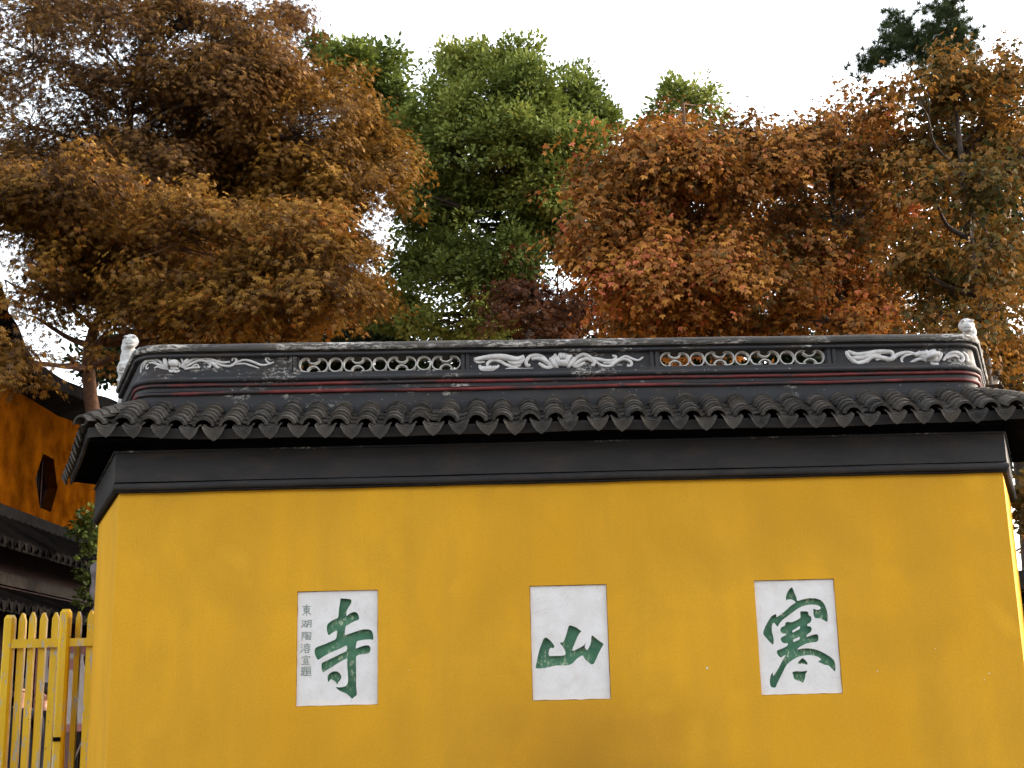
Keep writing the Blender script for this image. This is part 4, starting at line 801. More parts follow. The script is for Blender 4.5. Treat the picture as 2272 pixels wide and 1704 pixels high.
for i, ((x0, x1), gl, lb) in enumerate(zip(PLQ, GLYPH, PLAB)):
    root = empty('calligraphy_plaque', ((x0 + x1) / 2, REC, ZQ))
    tag(root, lb, 'plaque', 'calligraphy plaques on the yellow wall')
    loops = [smooth_closed(q, 3) for q in gl]
    # slightly hand-cut rectangular outline
    rect = []
    cs = [(x0, ZQ), (x1, ZQ), (x1, ZP), (x0, ZP)]
    for k in range(4):
        a, b = cs[k], cs[(k + 1) % 4]
        for t in np.linspace(0, 1, 14)[:-1]:
            rect.append((a[0] + (b[0] - a[0]) * t + random.gauss(0, .0012), a[1] + (b[1] - a[1]) * t + random.gauss(0, .0012)))
    vs, fs = filled([rect] + loops, REC)
    mb = MB(); mb.add(vs, fs)
    wv, wf = walls([rect], REC, REC + .06); mb.add(wv, wf)
    link('slab', mesh(mb.v, mb.f, STONE), root)
    mb = MB()
    vs, fs = filled(loops, REC + DEP); mb.add(vs, fs)
    wv, wf = walls(loops, REC + .0005, REC + DEP); mb.add(wv, wf)
    link('carved_character', mesh(mb.v, mb.f, GREEN), root)
    if i == 0:
        for (cx, cz, h), strokes in zip(SMALL, SMALLCH):
            mb = MB(); sw = .0036
            hh = h * .88; wdt = .076
            for st in strokes:
                P = [np.array((cx + (a - .5) * wdt, cz + (b - .5) * hh)) for a, b in st]
                for p, q in zip(P[:-1], P[1:]):
                    d = (q - p) / (np.linalg.norm(q - p) + 1e-9); nn = np.array([-d[1], d[0]]) * sw
                    p2 = p - d * sw * .6; q2 = q + d * sw * .6
                    c4 = [p2 + nn * 1.1, p2 - nn, q2 - nn * .75, q2 + nn * .8]
                    y = REC - .0012 - random.random() * .0006
                    mb.add([(c[0], y, c[1]) for c in c4], [(0, 1, 2, 3)])
            link('small_character', mesh(mb.v, mb.f, INK), root)

# ------------------------------------------------------------------ carved white beasts at the ridge ends
def beast(loc, mirror, label):
    root = empty('ridge_beast', loc); tag(root, label, 'statue', 'carved beasts at the ridge ends')
    mb = MB(); s = mirror
    L = Vector(loc)
    def sp(x, y, z, r, rot=None): mb.sphere(L + Vector((x * s * 1.0, y, z)), (r[0] * 1.06, r[1] * 1.05, r[2]), rot=rot)
    sp(0.0, 0.02, .665, (.066, .075, .068))            # skull
    sp(0.022, -.055, .625, (.052, .055, .045))          # muzzle
    sp(0.026, -.085, .645, (.030, .022, .020))          # nose
    sp(0.024, -.075, .592, (.042, .040, .020))          # jaw
    for k in (-1, 1):
        sp(.01 + k * .040, -.052, .690, (.022, .024, .012))  # brows
        sp(-.008 + k * .055, .03, .665, (.022, .03, .03))   # mane curls over the ears
    sp(-.035, .04, .60, (.058, .07, .085))              # mane
    sp(-.01, .03, .50, (.085, .08, .11))                # neck
    sp(-.015, .02, .39, (.098, .09, .12))               # chest
    sp(-.045, -.03, .40, (.05, .05, .06)); sp(.03, -.04, .42, (.04, .04, .05))
    sp(-.03, .03, .28, (.078, .08, .10))
    sp(-.045, .03, .17, (.058, .065, .10)); sp(-.06, .03, .06, (.040, .05, .10)); sp(-.07, .03, -.05, (.028, .04, .09)); sp(-.075, .03, -.13, (.022, .035, .07))
    mb.tube([L + Vector((q[0] * s, q[1], q[2])) for q in ((-.05, -.075, .43), (-.085, -.075, .39), (-.08, -.085, .34), (-.03, -.085, .33), (-.005, -.08, .37), (-.035, -.09, .385))], .013, 6)
    mb.tube([L + Vector((q[0] * s, q[1], q[2])) for q in ((.05, -.05, .30), (.0, -.075, .26), (-.06, -.06, .25), (-.1, -.03, .28))], .014, 6)
    remeshed('body', mb, LIONM, root, .0075, 3)
    # drilled eyes and a mouth line
    for k in (-1, 1):
        e = MB(); e.sphere(L + Vector(((.018 + k * .032) * s, -.060, .666)), .011, 8, 6); e.build('eye', LIONM, root, True)
    m = MB(); m.tube([L + Vector((x * s, y, z)) for x, y, z in ((-.018, -.108, .612), (.024, -.119, .603), (.062, -.106, .612))], .0025, 5); m.build('mouth', ROCKM, root)
    return root
beast((LION[0][0] + .01, LION[0][1], LION[0][2] - .735), 1, 'white carved beast standing upright at the left end of the ridge')
beast((LION[2][0] + .0, LION[2][1], LION[2][2] - .735), -1, 'white carved beast half hidden behind the right end of the ridge')

# ------------------------------------------------------------------ yellow picket gate between hall and screen wall
FY = 1.74
gate = empty('picket_fence', (-4.6, FY, 0)); tag(gate, 'tall yellow picket fence with chipped paint beside the wall', 'fence')
zt, zpk = FENCE['ztop']; zr0, zr1, zl = FENCE['zr']
def post(x0, x1, yc, z, name, tipw=.25):
    w = (x1 - x0); h = w * .95
    mb = MB(); b = w * .2
    prof = [(-w / 2 + b, -h / 2), (w / 2 - b, -h / 2), (w / 2, -h / 2 + b), (w / 2, h / 2 - b), (w / 2 - b, h / 2), (-w / 2 + b, h / 2), (-w / 2, h / 2 - b), (-w / 2, -h / 2 + b)]
    lv = [(0, 1), (z - .03, 1), (z, .62)]
    vs = [((x0 + x1) / 2 + a * s, yc + c * s, zz) for zz, s in lv for a, c in prof]
    fs = [(i * 8 + k, i * 8 + (k + 1) % 8, (i + 1) * 8 + (k + 1) % 8, (i + 1) * 8 + k) for i in range(2) for k in range(8)] + [tuple(range(16, 24))]
    mb.add(vs, fs)
    return mb.build(name, PICK, gate)
def picket(x0, x1, yc, z, lean=0):
    mb = MB(); t = .045; x0 -= .005; x1 += .005
    xm = (x0 + x1) / 2
    out = [(x0, 0), (x1, 0), (x1 + lean, z - .06), (x1 - .006 + lean, z - .045), (xm + .003 + lean, z), (xm - .004 + lean, z), (x0 + .005 + lean, z - .045), (x0 + lean, z - .06)]
    n = len(out)
    vs = [(x, yc - t / 2, zz) for x, zz in out] + [(x, yc + t / 2, zz) for x, zz in out]
    fs = [tuple(range(n)), tuple(reversed(range(n, 2 * n)))] + [(i, n + i, n + (i + 1) % n, (i + 1) % n) for i in range(n)]
    mb.add(vs, fs)
    return link('picket', recalc(mesh(mb.v, mb.f, PICK)), gate)
(pa, pb, _), (pc, pd, _) = FENCE['posts']
post(pa, pb, FY, zt - .04, 'post')
p2 = post(pc, pd, FY - .01, zt, 'post')
for i, (a, b) in enumerate(FENCE['pk']): picket(a, b, FY + .03, zpk + random.uniform(-.012, .018), random.gauss(0, .004))
for a, b in FENCE['back']: picket(a, b, FY + .16, zpk - .0 + random.uniform(-.01, .01))
mb = MB(); mb.box(pb - .02, pc + .0, FY - .035, FY + .015, zr0 - .035, zr0 + .042); mb.build('rail', PICK, gate)
mb = MB(); mb.box(pd, -4.19, FY - .03, FY + .018, zr0 - .03, zr0 + .04); mb.build('rail', PICK, gate)
mb = MB(); mb.box(pb - .02, pc + .0, FY - .035, FY + .015, .45, .53); mb.build('rail', PICK, gate)
mb = MB(); mb.box(pd, -4.19, FY - .03, FY + .018, .45, .53); mb.build('rail', PICK, gate)
mb = MB(); mb.box(pc + .008, pd - .02, FY - .064, FY - .05, zl - .018, zl + .018); mb.build('latch_plate', DTILE, gate)

# ------------------------------------------------------------------ temple hall behind the fence
hall = empty('temple_hall', (-6.5, 6, 0)); tag(hall, 'ochre temple hall with dark upswept tiled eaves behind the fence', 'building')
XW = -6.5
Y0, Y1 = 2.6, 12.5
# upper wall with a hexagonal window opening
hexp = [(y, z) for y, z in HALL['hex']]
outer = [(Y0, 3.9), (Y1, 3.9), (Y1, 5.52), (Y0, 5.52)]
def filled_yz(polys, x):
    vs, fs = filled(polys, 0)
    return [(x, a, c) for a, b, c in vs], [tuple(reversed(f)) for f in fs]
hex_in = [(6.30, 4.50), (6.52, 4.86), (6.93, 4.86), (7.13, 4.50), (6.93, 4.15), (6.52, 4.15)]
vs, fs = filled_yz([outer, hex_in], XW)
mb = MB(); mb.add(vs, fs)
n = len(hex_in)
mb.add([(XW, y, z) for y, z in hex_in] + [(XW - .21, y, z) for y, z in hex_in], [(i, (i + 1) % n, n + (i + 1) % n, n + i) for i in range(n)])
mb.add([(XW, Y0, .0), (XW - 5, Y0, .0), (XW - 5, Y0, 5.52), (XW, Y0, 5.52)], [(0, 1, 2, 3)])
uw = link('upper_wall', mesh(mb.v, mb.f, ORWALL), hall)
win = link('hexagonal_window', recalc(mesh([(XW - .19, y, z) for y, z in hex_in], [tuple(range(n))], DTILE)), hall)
mb = MB()
for k in range(n):
    a, b = hex_in[k], hex_in[(k + 1) % n]
    mb.tube([(XW - .15, a[0], a[1]), (XW - .15, b[0], b[1])], .022, 4)
mb.build('window_frame', WOODD, win)
for k in range(3):
    mb = MB(); mb.box(XW - .17, XW - .14, 6.50 + k * .2, 6.53 + k * .2, 4.17, 4.84); mb.build('window_bar', WOODD, win)
# upper roof: eave along the wall with a corner that sweeps up towards the street
mb = MB(); prof = HALL['sky']
cv = catmull([(y, z) for y, z in prof] + [(12.5, 5.93)], 4)
vs = []
for y, z in cv:
    vs += [(-6.0, y, z), (-6.02, y, z - .15), (-6.52, y, 5.46 + max(0, (z - 5.75)) * .6), (-9.5, y, z + .05), (-7.2, y, z + .22)]
m = len(cv); fs = []
for i in range(m - 1):
    for j in range(5):
        fs.append((i * 5 + j, i * 5 + (j + 1) % 5, (i + 1) * 5 + (j + 1) % 5, (i + 1) * 5 + j))
fs += [tuple(range(5)), tuple(range((m - 1) * 5, m * 5))]
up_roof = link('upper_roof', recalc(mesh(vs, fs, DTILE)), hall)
for k in range(5):
    pass
# lower tiled roofs and the beam between them
def lower_roof(xw, zw, xe, ze, name, nrow):
    mb = MB()
    mb.add([(xw, Y0 - .3, zw), (xw, Y1, zw), (xe, Y1, ze), (xe, Y0 - .3, ze), (xw, Y0 - .3, zw - .12), (xw, Y1, zw - .12), (xe, Y1, ze - .06), (xe, Y0 - .3, ze - .06)],
           [(0, 1, 2, 3), (4, 7, 6, 5), (3, 2, 6, 7), (0, 3, 7, 4)])
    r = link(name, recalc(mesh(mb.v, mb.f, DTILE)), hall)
    tb = MB()
    d = Vector((xe - xw, 0, ze - zw)); ln = d.length; d.normalize()
    pts = []
    tb.tube([Vector((0, 0, 0)), d * ln * .33, d * ln * .66, d * (ln + .04)], [.055, .06, .055, .062], 6)
    tb.add([(d.x * ln + .045, y, d.z * ln + z) for y, z in ((.06, .02), (.10, .02), (.17, .02), (.135, -.10), (.115, -.10))] , [(0, 1, 2, 3, 4)])
    me = mesh(tb.v, tb.f, DTILE)
    y = Y0 - .2
    while y < Y1 - .1:
        o = link('tile_row', me, r)
        o.matrix_parent_inverse = Matrix.Identity(4)
        o.matrix_basis = world(r).inverted() @ Matrix.Translation((xw, y + random.gauss(0, .004), zw + .02))
        y += .21
    return r
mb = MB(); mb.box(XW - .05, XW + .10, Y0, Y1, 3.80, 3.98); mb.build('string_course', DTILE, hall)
lower_roof(XW, 3.84, -5.82, 3.37, 'lower_roof', 30)
mb = MB(); mb.box(-6.42, -6.30, Y0, Y1, 3.03, 3.17); mb.build('beam', BEAM, hall)
mb = MB(); mb.box(-6.44, -6.33, Y0, Y1, 2.96, 3.02); mb.build('beam', WOODD, hall)
mb = MB(); mb.box(-6.60, -6.43, Y0, Y1, 2.9, 3.80); mb.build('under_eave_wall', WOODD, hall)
lower_roof(-6.38, 2.95, -5.62, 2.66, 'lower_roof', 30)
mb = MB(); mb.box(XW - .10, XW, Y0, Y1, 0, 2.9); mb.build('ground_floor_wall', WOODD, hall)
for yc, mt in ((3.6, WOODD), (5.9, WOODD), (8.52, ORCOL)):
    mb = MB(); mb.tube([(-6.36, yc, 0), (-6.36, yc, 2.85)], .12, 12); mb.build('column', mt, hall, True)
nb = empty('notice_board', (-6.3, 7.2, 1.4)); tag(nb, 'pale notice board in a dark red frame seen through the pickets', 'sign')
mb = MB(); mb.box(-6.30, -6.27, 6.12, 8.02, 1.42, 2.34); mb.build('panel', PALE, nb)
for a in ((6.02, 6.12, 1.32, 2.44), (8.02, 8.14, 1.32, 2.44), (6.12, 8.02, 1.32, 1.42), (6.12, 8.02, 2.34, 2.44)):
    mb = MB(); mb.box(-6.31, -6.25, *a); mb.build('frame', REDW, nb)
mb = MB(); mb.box(-6.265, -6.262, 6.5, 7.7, 2.12, 2.26); mb.build('heading_strip', REDW, nb)

# stone terrace in front of the hall
tz = .15
mb = MB(); mb.box(-12, -4.9, 2.75, 12.4, -.02, tz)
tag(mb.build('terrace', PAVE), kind='structure')

# visitors on the terrace, seen in slivers between the pickets
SKIN = m_simple('skin', (.42, .22, .15), (.50, .27, .19), 12, .55, 0)
CLOTH = m_simple('black_jacket', (.012, .012, .015), (.025, .025, .03), 9, .85, .2)
HAIR = m_simple('black_hair', (.008, .007, .007), (.016, .013, .012), 40, .5, .2)
def person(x, y, face_z, yaw, label):
    root = empty('person', (x, y, tz)); tag(root, label, 'person', 'visitors behind the fence')
    H = (face_z - tz) / .925
    J = {'pelvis': (0, 0, .53, .085), 'waist': (0, .0, .61, .078), 'chest': (0, .0, .72, .092), 'neck0': (0, .005, .82, .045), 'neck1': (0, -.002, .865, .032), 'head0': (0, -.006, .90, .042), 'head1': (0, -.008, .945, .050), 'head2': (0, .0, .975, .042)}
    E = [('pelvis', 'waist'), ('waist', 'chest'), ('chest', 'neck0'), ('neck0', 'neck1'), ('neck1', 'head0'), ('head0', 'head1'), ('head1', 'head2')]
    for s, n in ((-1, 'l'), (1, 'r')):
        J.update({n + 'sh': (s * .098, .005, .80, .042), n + 'el': (s * .128, .012, .635, .030), n + 'wr': (s * .135, -.03, .50, .018), n + 'pa': (s * .135, -.036, .47, .020),
                  n + 'hi': (s * .052, 0, .50, .062), n + 'kn': (s * .055, -.005, .28, .040), n + 'an': (s * .056, .008, .045, .026), n + 'to': (s * .062, -.085, .016, .020)})
        E += [('neck0', n + 'sh'), (n + 'sh', n + 'el'), (n + 'el', n + 'wr'), (n + 'wr', n + 'pa'), ('pelvis', n + 'hi'), (n + 'hi', n + 'kn'), (n + 'kn', n + 'an'), (n + 'an', n + 'to')]
        for q in range(4):
            J[n + 'f%d' % q] = (s * (.128 + .006 * q), -.050 + .009 * q, .447, .0065); J[n + 'g%d' % q] = (s * (.124 + .006 * q), -.050 + .009 * q, .425 + .004 * abs(q - 1.4), .0055)
            E += [(n + 'pa', n + 'f%d' % q), (n + 'f%d' % q, n + 'g%d' % q)]
        J[n + 'th'] = (s * .122, -.055, .468, .0075); J[n + 'ti'] = (s * .117, -.064, .450, .0062)
        E += [(n + 'pa', n + 'th'), (n + 'th', n + 'ti')]
    names = list(J)
    R = Matrix.Rotation(yaw, 3, 'Z')
    me = bpy.data.meshes.new('m')
    me.from_pydata([tuple(R @ Vector(J[k][:3]) * H + Vector((x, y, tz))) for k in names], [(names.index(a), names.index(c)) for a, c in E], [])
    o = link('body', me, root)
    md = o.modifiers.new('s', 'SKIN'); md.use_smooth_shade = True
    for k, sv in zip(names, me.skin_vertices[0].data):
        sv.radius = (J[k][3] * H, J[k][3] * H * (.72 if k in ('pelvis', 'waist', 'chest') else 1)); sv.use_root = (k == 'pelvis')
    sb = o.modifiers.new('d', 'SUBSURF'); sb.levels = 1; sb.render_levels = 1
    dg = bpy.context.evaluated_depsgraph_get(); dg.update()
    m2 = bpy.data.meshes.new_from_object(o.evaluated_get(dg)); o.modifiers.clear(); o.data = m2
    m2.materials.clear(); m2.materials.append(CLOTH); m2.materials.append(SKIN)
    for p in m2.polygons:
        zz = (p.center.z - tz) / H
        lat = abs((R.inverted() @ (p.center - Vector((x, y, tz)))).x) / H
        p.material_index = 1 if (zz > .85 or (zz < .50 and lat > .108)) else 0
    def W(a, c, z): return R @ Vector((a, c, z)) * H + Vector((x, y, tz))
    hb = MB(); hb.sphere(W(0, .012, .965), (.056 * H, .058 * H, .050 * H)); hb.sphere(W(0, .03, .925), (.052 * H, .040 * H, .05 * H)); hb.build('hair', HAIR, root, True)
    f = MB(); f.sphere(W(0, -.058, .922), (.009 * H, .014 * H, .016 * H), 8, 6); f.build('nose', SKIN, root, True)
    for s in (-1, 1):
        f = MB(); f.sphere(W(s * .02, -.052, .938), (.008 * H, .005 * H, .004 * H), 8, 6); f.build('eye', HAIR, root, True)
        f = MB(); f.sphere(W(s * .052, .0, .93), (.007 * H, .013 * H, .019 * H), 8, 6); f.build('ear', SKIN, root, True)
    f = MB(); f.sphere(W(0, -.052, .900), (.017 * H, .005 * H, .0045 * H), 8, 5); f.build('mouth', REDW, root, True)
    return root
person(FIG[0][0], FIG[0][1], FIG[0][2], .2, 'dark-clothed person standing behind the pickets, the one nearer the left edge')
person(FIG[1][0] + .02, FIG[1][1], FIG[1][2], -.5, 'dark-clothed person standing behind the pickets, just left of the taller fence post')

# added unseen two-storey house, blocks low sky from the screen wall
sh = empty('sky_blocking_house', (0, -15.5, 0)); tag(sh, 'grey brick house added out of view to block low sky from the yellow wall', 'building')
BRICK = m_simple('grey_brick', (.10, .095, .09), (.17, .16, .15), 5, .9, .3)
mb = MB(); mb.box(-16, 14, -20, -13.2, -.02, 8.0); hw = mb.build('wall', BRICK, sh)
mb = MB(); mb.add([(-16.6, -12.5, 7.85), (14.6, -12.5, 7.85), (14.6, -16.6, 10.0), (-16.6, -16.6, 10.0), (-16.6, -20.6, 7.85), (14.6, -20.6, 7.85)], [(0, 1, 2, 3), (3, 2, 5, 4), (0, 3, 4), (1, 5, 2), (0, 4, 5, 1)]); mb.build('roof', DTILE, sh)
for i in range(8):
    for z0, z1 in ((.9, 2.5), (4.8, 6.4)):
        xx = -14 + i * 3.6
        mb = MB(); mb.box(xx, xx + 1.4, -13.2, -13.14, z0, z1); wn = mb.build('window', WOODD, sh)
        for q in range(2):
            mb = MB(); mb.box(xx + .08 + q * .66, xx + .66 + q * .66, -13.14, -13.12, z0 + .08, z1 - .08); mb.build('pane', DTILE, wn)

# rock leaning out behind the wing of the screen wall
mb = MB()
prev = None
for i, (x, z) in enumerate(ROCK):
    mb.sphere((x + .17, 2.02, z), (.17, .16, .15))
mb.sphere((-4.1, 2.05, 2.0), (.26, .25, .5)); mb.sphere((-4.05, 2.1, 1.2), (.33, .32, .7)); mb.sphere((-4.0, 2.1, .4), (.4, .4, .55))
rk = remeshed('garden_rock', mb, ROCKM, None, .04, 2)
for vtx in rk.data.vertices:
    n1 = math.sin(vtx.co.x * 21 + vtx.co.z * 13) * math.sin(vtx.co.z * 17 + 1) * .022
    vtx.co += vtx.normal * n1
tag(rk, 'grey standing rock peeking out behind the left end of the wall', 'rock')

# low wall seen past the right end
gw = empty('garden_wall', (6.4, 4.3, 0)); tag(gw, 'dark tile-capped garden wall past the right end of the yellow wall', 'wall')
mb = MB(); mb.box(4.6, 12, 4.2, 4.5, 0, 2.62); mb.build('wall_body', SOFF, gw)
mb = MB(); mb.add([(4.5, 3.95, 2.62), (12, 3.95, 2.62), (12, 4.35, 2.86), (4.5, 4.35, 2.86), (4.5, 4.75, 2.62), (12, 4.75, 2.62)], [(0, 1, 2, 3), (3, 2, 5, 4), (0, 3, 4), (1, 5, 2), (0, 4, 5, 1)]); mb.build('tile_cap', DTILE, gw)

# ------------------------------------------------------------------ trees
def kite(ang, ln, wd, droop=0.0):
    c, s = math.cos(ang), math.sin(ang)
    def p(x, y, z): return (c * x - s * y, s * x + c * y, z)
    return [p(0, 0, 0), p(ln * .45, wd, .02 * ln), p(ln, 0, -droop * ln), p(ln * .45, -wd, .02 * ln)]
def palmate(angs, lens, wd):
    v, f = [], []
    for a, l in zip(angs, lens):
        b = len(v); v += kite(math.radians(a), l, wd, .12); f.append((b, b + 1, b + 2, b + 3))
    return np.array(v), np.array(f)
LEAF = {
    'maple': palmate((-70, -34, 0, 34, 70), (.62, .9, 1, .9, .62), .105),
    'tri': palmate((-42, 0, 42), (.72, 1, .72), .21),
    'oval': (np.array([(0, 0, 0), (.3, .27, .05), (.72, .22, .05), (1, 0, -.05), (.72, -.22, .05), (.3, -.27, .05)]), np.array([(0, 1, 2, 3), (0, 3, 4, 5)])),
    'needle': (np.array([(0, .03, 0), (1, 0, 0), (0, -.03, 0), (0, 0, .03)]), np.array([(0, 1, 2, 2), (0, 3, 1, 1)])),
}
def norm(a): return a / (np.linalg.norm(a, axis=1, keepdims=True) + 1e-9)
def leaf_mesh(P, D, N, S, tone, kind, mat):
    v, f = LEAF[kind]
    D = norm(D); B = norm(np.cross(N, D)); N = np.cross(D, B)
    V = P[:, None, :] + S[:, None, None] * (v[None, :, 0, None] * D[:, None, :] + v[None, :, 1, None] * B[:, None, :] + v[None, :, 2, None] * N[:, None, :])
    n, k = len(P), len(v)
    V = V.reshape(-1, 3).astype(np.float32)
    fl = f.tolist(); faces = [tuple(dict.fromkeys(q)) for q in fl]
    idx = np.concatenate([np.array(q) for q in faces]); sizes = np.array([len(q) for q in faces])
    L = (idx[None, :] + (np.arange(n) * k)[:, None]).reshape(-1).astype(np.int32)
    sz = np.tile(sizes, n); st = np.concatenate(([0], np.cumsum(sz)[:-1])).astype(np.int32)
    me = bpy.data.meshes.new('leaves')
    me.vertices.add(len(V)); me.vertices.foreach_set('co', V.reshape(-1))
    me.loops.add(len(L)); me.loops.foreach_set('vertex_index', L)
    me.polygons.add(len(sz)); me.polygons.foreach_set('loop_start', st); me.polygons.foreach_set('loop_total', sz.astype(np.int32))
    at = me.attributes.new('tone', 'FLOAT', 'POINT'); at.data.foreach_set('value', np.repeat(tone, k).astype(np.float32))
    me.materials.append(mat); me.update(calc_edges=True); me.validate()
    return me

def tree(name, label, base, lobes, kind, mat, bark, leaf=.07, per=36, cover=2.4, sprayR=.26, style='spray', trunk_r=.16, fork=None, group=None, tone0=.5, tspread=.22, twig=1, lean=None, dens=1.0, cat='tree', thick=.06, gap=-.42):
    base = Vector(base)
    root = empty(name, base); tag(root, label, cat, group)
    LB = np.array(lobes)
    cen = LB[:, :3]
    top = cen[:, 2].max()
    fork = fork if fork is not None else (cen[:, 2].min() - .6)
    ctr = cen.mean(0)
    # trunk and limbs
    wood = MB()
    tp = [base, base.lerp(Vector((ctr[0], ctr[1], fork)), .5) + Vector((random.gauss(0, .1), random.gauss(0, .1), 0)), Vector((base.x * .6 + ctr[0] * .4, base.y * .6 + ctr[1] * .4, fork))]
    if lean: tp = [Vector(q) for q in lean]
    tip = Vector((ctr[0] * .7 + tp[-1].x * .3, ctr[1], top - .3))
    tp.append(tp[-1].lerp(tip, .5) + Vector((random.gauss(0, .12), random.gauss(0, .12), 0))); tp.append(tip)
    cp = [Vector(q) for q in catmull([tuple(q) for q in tp], 5)]
    rad = [trunk_r * (1 - .88 * i / (len(cp) - 1)) for i in range(len(cp))]
    rad[0] *= 1.35
    wood.tube(cp, rad, 9)
    hubs = []
    for c in cen:
        c = Vector(c)
        best = min(range(len(cp)), key=lambda i: (cp[i] - c).length + max(0, cp[i].z - c.z + .25) * 3 + max(0, fork - cp[i].z) * 4)
        s = cp[best]; e = c.lerp(s, .18)
        midp = s.lerp(e, .5) + Vector((random.gauss(0, .1), random.gauss(0, .1), random.uniform(-.12, .1)))
        lp = [Vector(q) for q in catmull([tuple(s), tuple(midp), tuple(e), tuple(c)], 4)]
        r0 = min(rad[best] * .62, .07)
        wood.tube(lp, [r0 * (1 - .82 * i / (len(lp) - 1)) for i in range(len(lp))], 6)
        hubs.append(lp[len(lp) // 2:])
    # sprays
    P, D, N, S, TN = [], [], [], [], []
    tw = MB()
    for li, l in enumerate(LB):
        c, rr, dn = l[:3], l[3:6], l[6]
        area = 4 * math.pi * ((rr[0] * rr[1]) ** 1.6 + (rr[0] * rr[2]) ** 1.6 + (rr[1] * rr[2]) ** 1.6) ** (1 / 1.6) / 3 ** (1 / 1.6)
        ns = max(5, int(area * cover * 2.5 * dn * dens / (math.pi * sprayR ** 2)))
        u = norm(rng.normal(size=(ns, 3)))
        rad_ = rng.uniform(.25, 1.04, ns) ** .55
        rad_ *= 1 + .18 * np.sin(u[:, 0] * 5 + li) * np.sin(u[:, 2] * 4 + li * 2)
        sp = c + u * rr * rad_[:, None] + rng.normal(0, .2, (ns, 3)) * rr
        nz = np.sin(sp[:, 0] * 3.7 + sp[:, 2] * 2.3 + li) + np.sin(sp[:, 2] * 5.1 - sp[:, 1] * 2.9) + np.sin(sp[:, 0] * 6.3 - sp[:, 2] * 4.1 + 2 * li)
        kp = nz + rng.normal(0, .5, ns) > gap
        sp, u = sp[kp], u[kp]; ns = len(sp)
        lt = rng.normal(0, .10)
        for si in range(ns):
            q = sp[si]; out = u[si]
            n = max(4, int(per * rng.uniform(.6, 1.3))); sprig = rng.random() < .08
            if sprig: q = c + (q - c) * rng.uniform(1.08, 1.22); n = max(4, n // 2)
            h = hubs[li][rng.integers(len(hubs[li]))]
            if sprig or rng.random() < twig:
                hv = Vector(h); qv = Vector(q)
                md = hv.lerp(qv, .55) + Vector(rng.normal(0, .05, 3)) + Vector((0, 0, .05))
                tw.tube([hv, md, qv], [.011, .007, .003], 3)
            stn = tone0 + lt + rng.normal(0, tspread * .55)
            if style == 'spray':
                th = rng.uniform(0, 2 * math.pi, n); r = np.sqrt(rng.uniform(0.02, 1, n)) * sprayR * rng.uniform(.7, 1.25)
                ax = norm(np.array([[rng.normal(0, .28) + out[0] * .35, rng.normal(0, .28) + out[1] * .35, 1.0]]))[0]
                hz = np.array([out[0] + rng.normal(0, .3), out[1] + rng.normal(0, .3), 0.02])
                b = np.cross(ax, hz); b /= np.linalg.norm(b) + 1e-9; a = np.cross(b, ax)
                radial = np.cos(th)[:, None] * a * 1.45 + np.sin(th)[:, None] * b * .8
                pos = q + radial * r[:, None] + ax * rng.normal(0, thick, n)[:, None]
                pos[:, 2] -= (r / sprayR) ** 2 * sprayR * .28
                d = radial * .6 + np.array([0, 0, -.8]) + rng.normal(0, .38, (n, 3)) + out * .25
                nn = ax + radial * .55 + rng.normal(0, .38, (n, 3))
            else:
                g = norm(rng.normal(size=(n, 3))); r = rng.uniform(.15, 1, n) ** .6 * sprayR
                g[:, 2] = np.where(g[:, 2] < -.3, g[:, 2] * .3, g[:, 2])
                pos = q + g * r[:, None]
                d = g * .8 + out * .35 + np.array([0, 0, -.15]) + rng.normal(0, .35, (n, 3))
                nn = np.array([0, 0, .7]) + out * .5 + rng.normal(0, .45, (n, 3))
            P.append(pos); D.append(d); N.append(nn)
            S.append(leaf * rng.uniform(.5, 1.35, n)); TN.append(np.clip(stn + rng.normal(0, tspread * .6, n), 0.01, .99))
    wood.v, wood.f
    tr = wood.build('trunk', bark, root, True)
    if tw.v: tag(tw.build('twigs', bark, tr), kind='stuff')
    me = leaf_mesh(np.concatenate(P), np.concatenate(D), np.concatenate(N), np.concatenate(S), np.concatenate(TN), kind, mat)
    link('crown', me, root)
    global NLEAF
    NLEAF += sum(len(q) for q in P)
    return root
NLEAF = 0
L_OCHRE = m_leaf('ochre_maple_leaf', [(0, (0.0462, 0.0220, 0.0079)), (.3, (0.1155, 0.0529, 0.0123)), (.6, (0.2171, 0.1040, 0.0179)), (.85, (0.3419, 0.1763, 0.0293)), (1, (0.3141, 0.1014, 0.0158))], .22)
L_BROWN = m_leaf('brown_maple_leaf', [(0, (0.0460, 0.0246, 0.0102)), (.35, (0.1074, 0.0512, 0.0112)), (.65, (0.1993, 0.0943, 0.0146)), (1, (0.3067, 0.1537, 0.0249))], .22)
L_DUSK = m_leaf('golden_brown_leaf', [(0, (0.0534, 0.0276, 0.0171)), (.5, (0.1247, 0.0592, 0.0183)), (1, (0.2494, 0.1265, 0.0237))], .22)
L_RUST = m_leaf('rust_leaf', [(0, (0.0643, 0.0527, 0.0148)), (.22, (0.1577, 0.0733, 0.0186)), (.5, (0.3155, 0.1214, 0.0273)), (.8, (0.4556, 0.2063, 0.0346)), (1, (0.5374, 0.1490, 0.0743))], .22)
L_MIX = m_leaf('rust_green_leaf', [(0, (0.0314, 0.0420, 0.0130)), (.35, (0.0951, 0.0653, 0.0154)), (.65, (0.2239, 0.0982, 0.0201)), (.9, (0.3471, 0.1612, 0.0261)), (1, (0.4478, 0.1870, 0.0284))], .22)
L_GREEN = m_leaf('camphor_leaf', [(0, (0.0471, 0.0665, 0.0168)), (.4, (0.1120, 0.1426, 0.0286)), (.75, (0.1945, 0.2214, 0.0442)), (1, (0.2946, 0.2890, 0.0622))], .22)
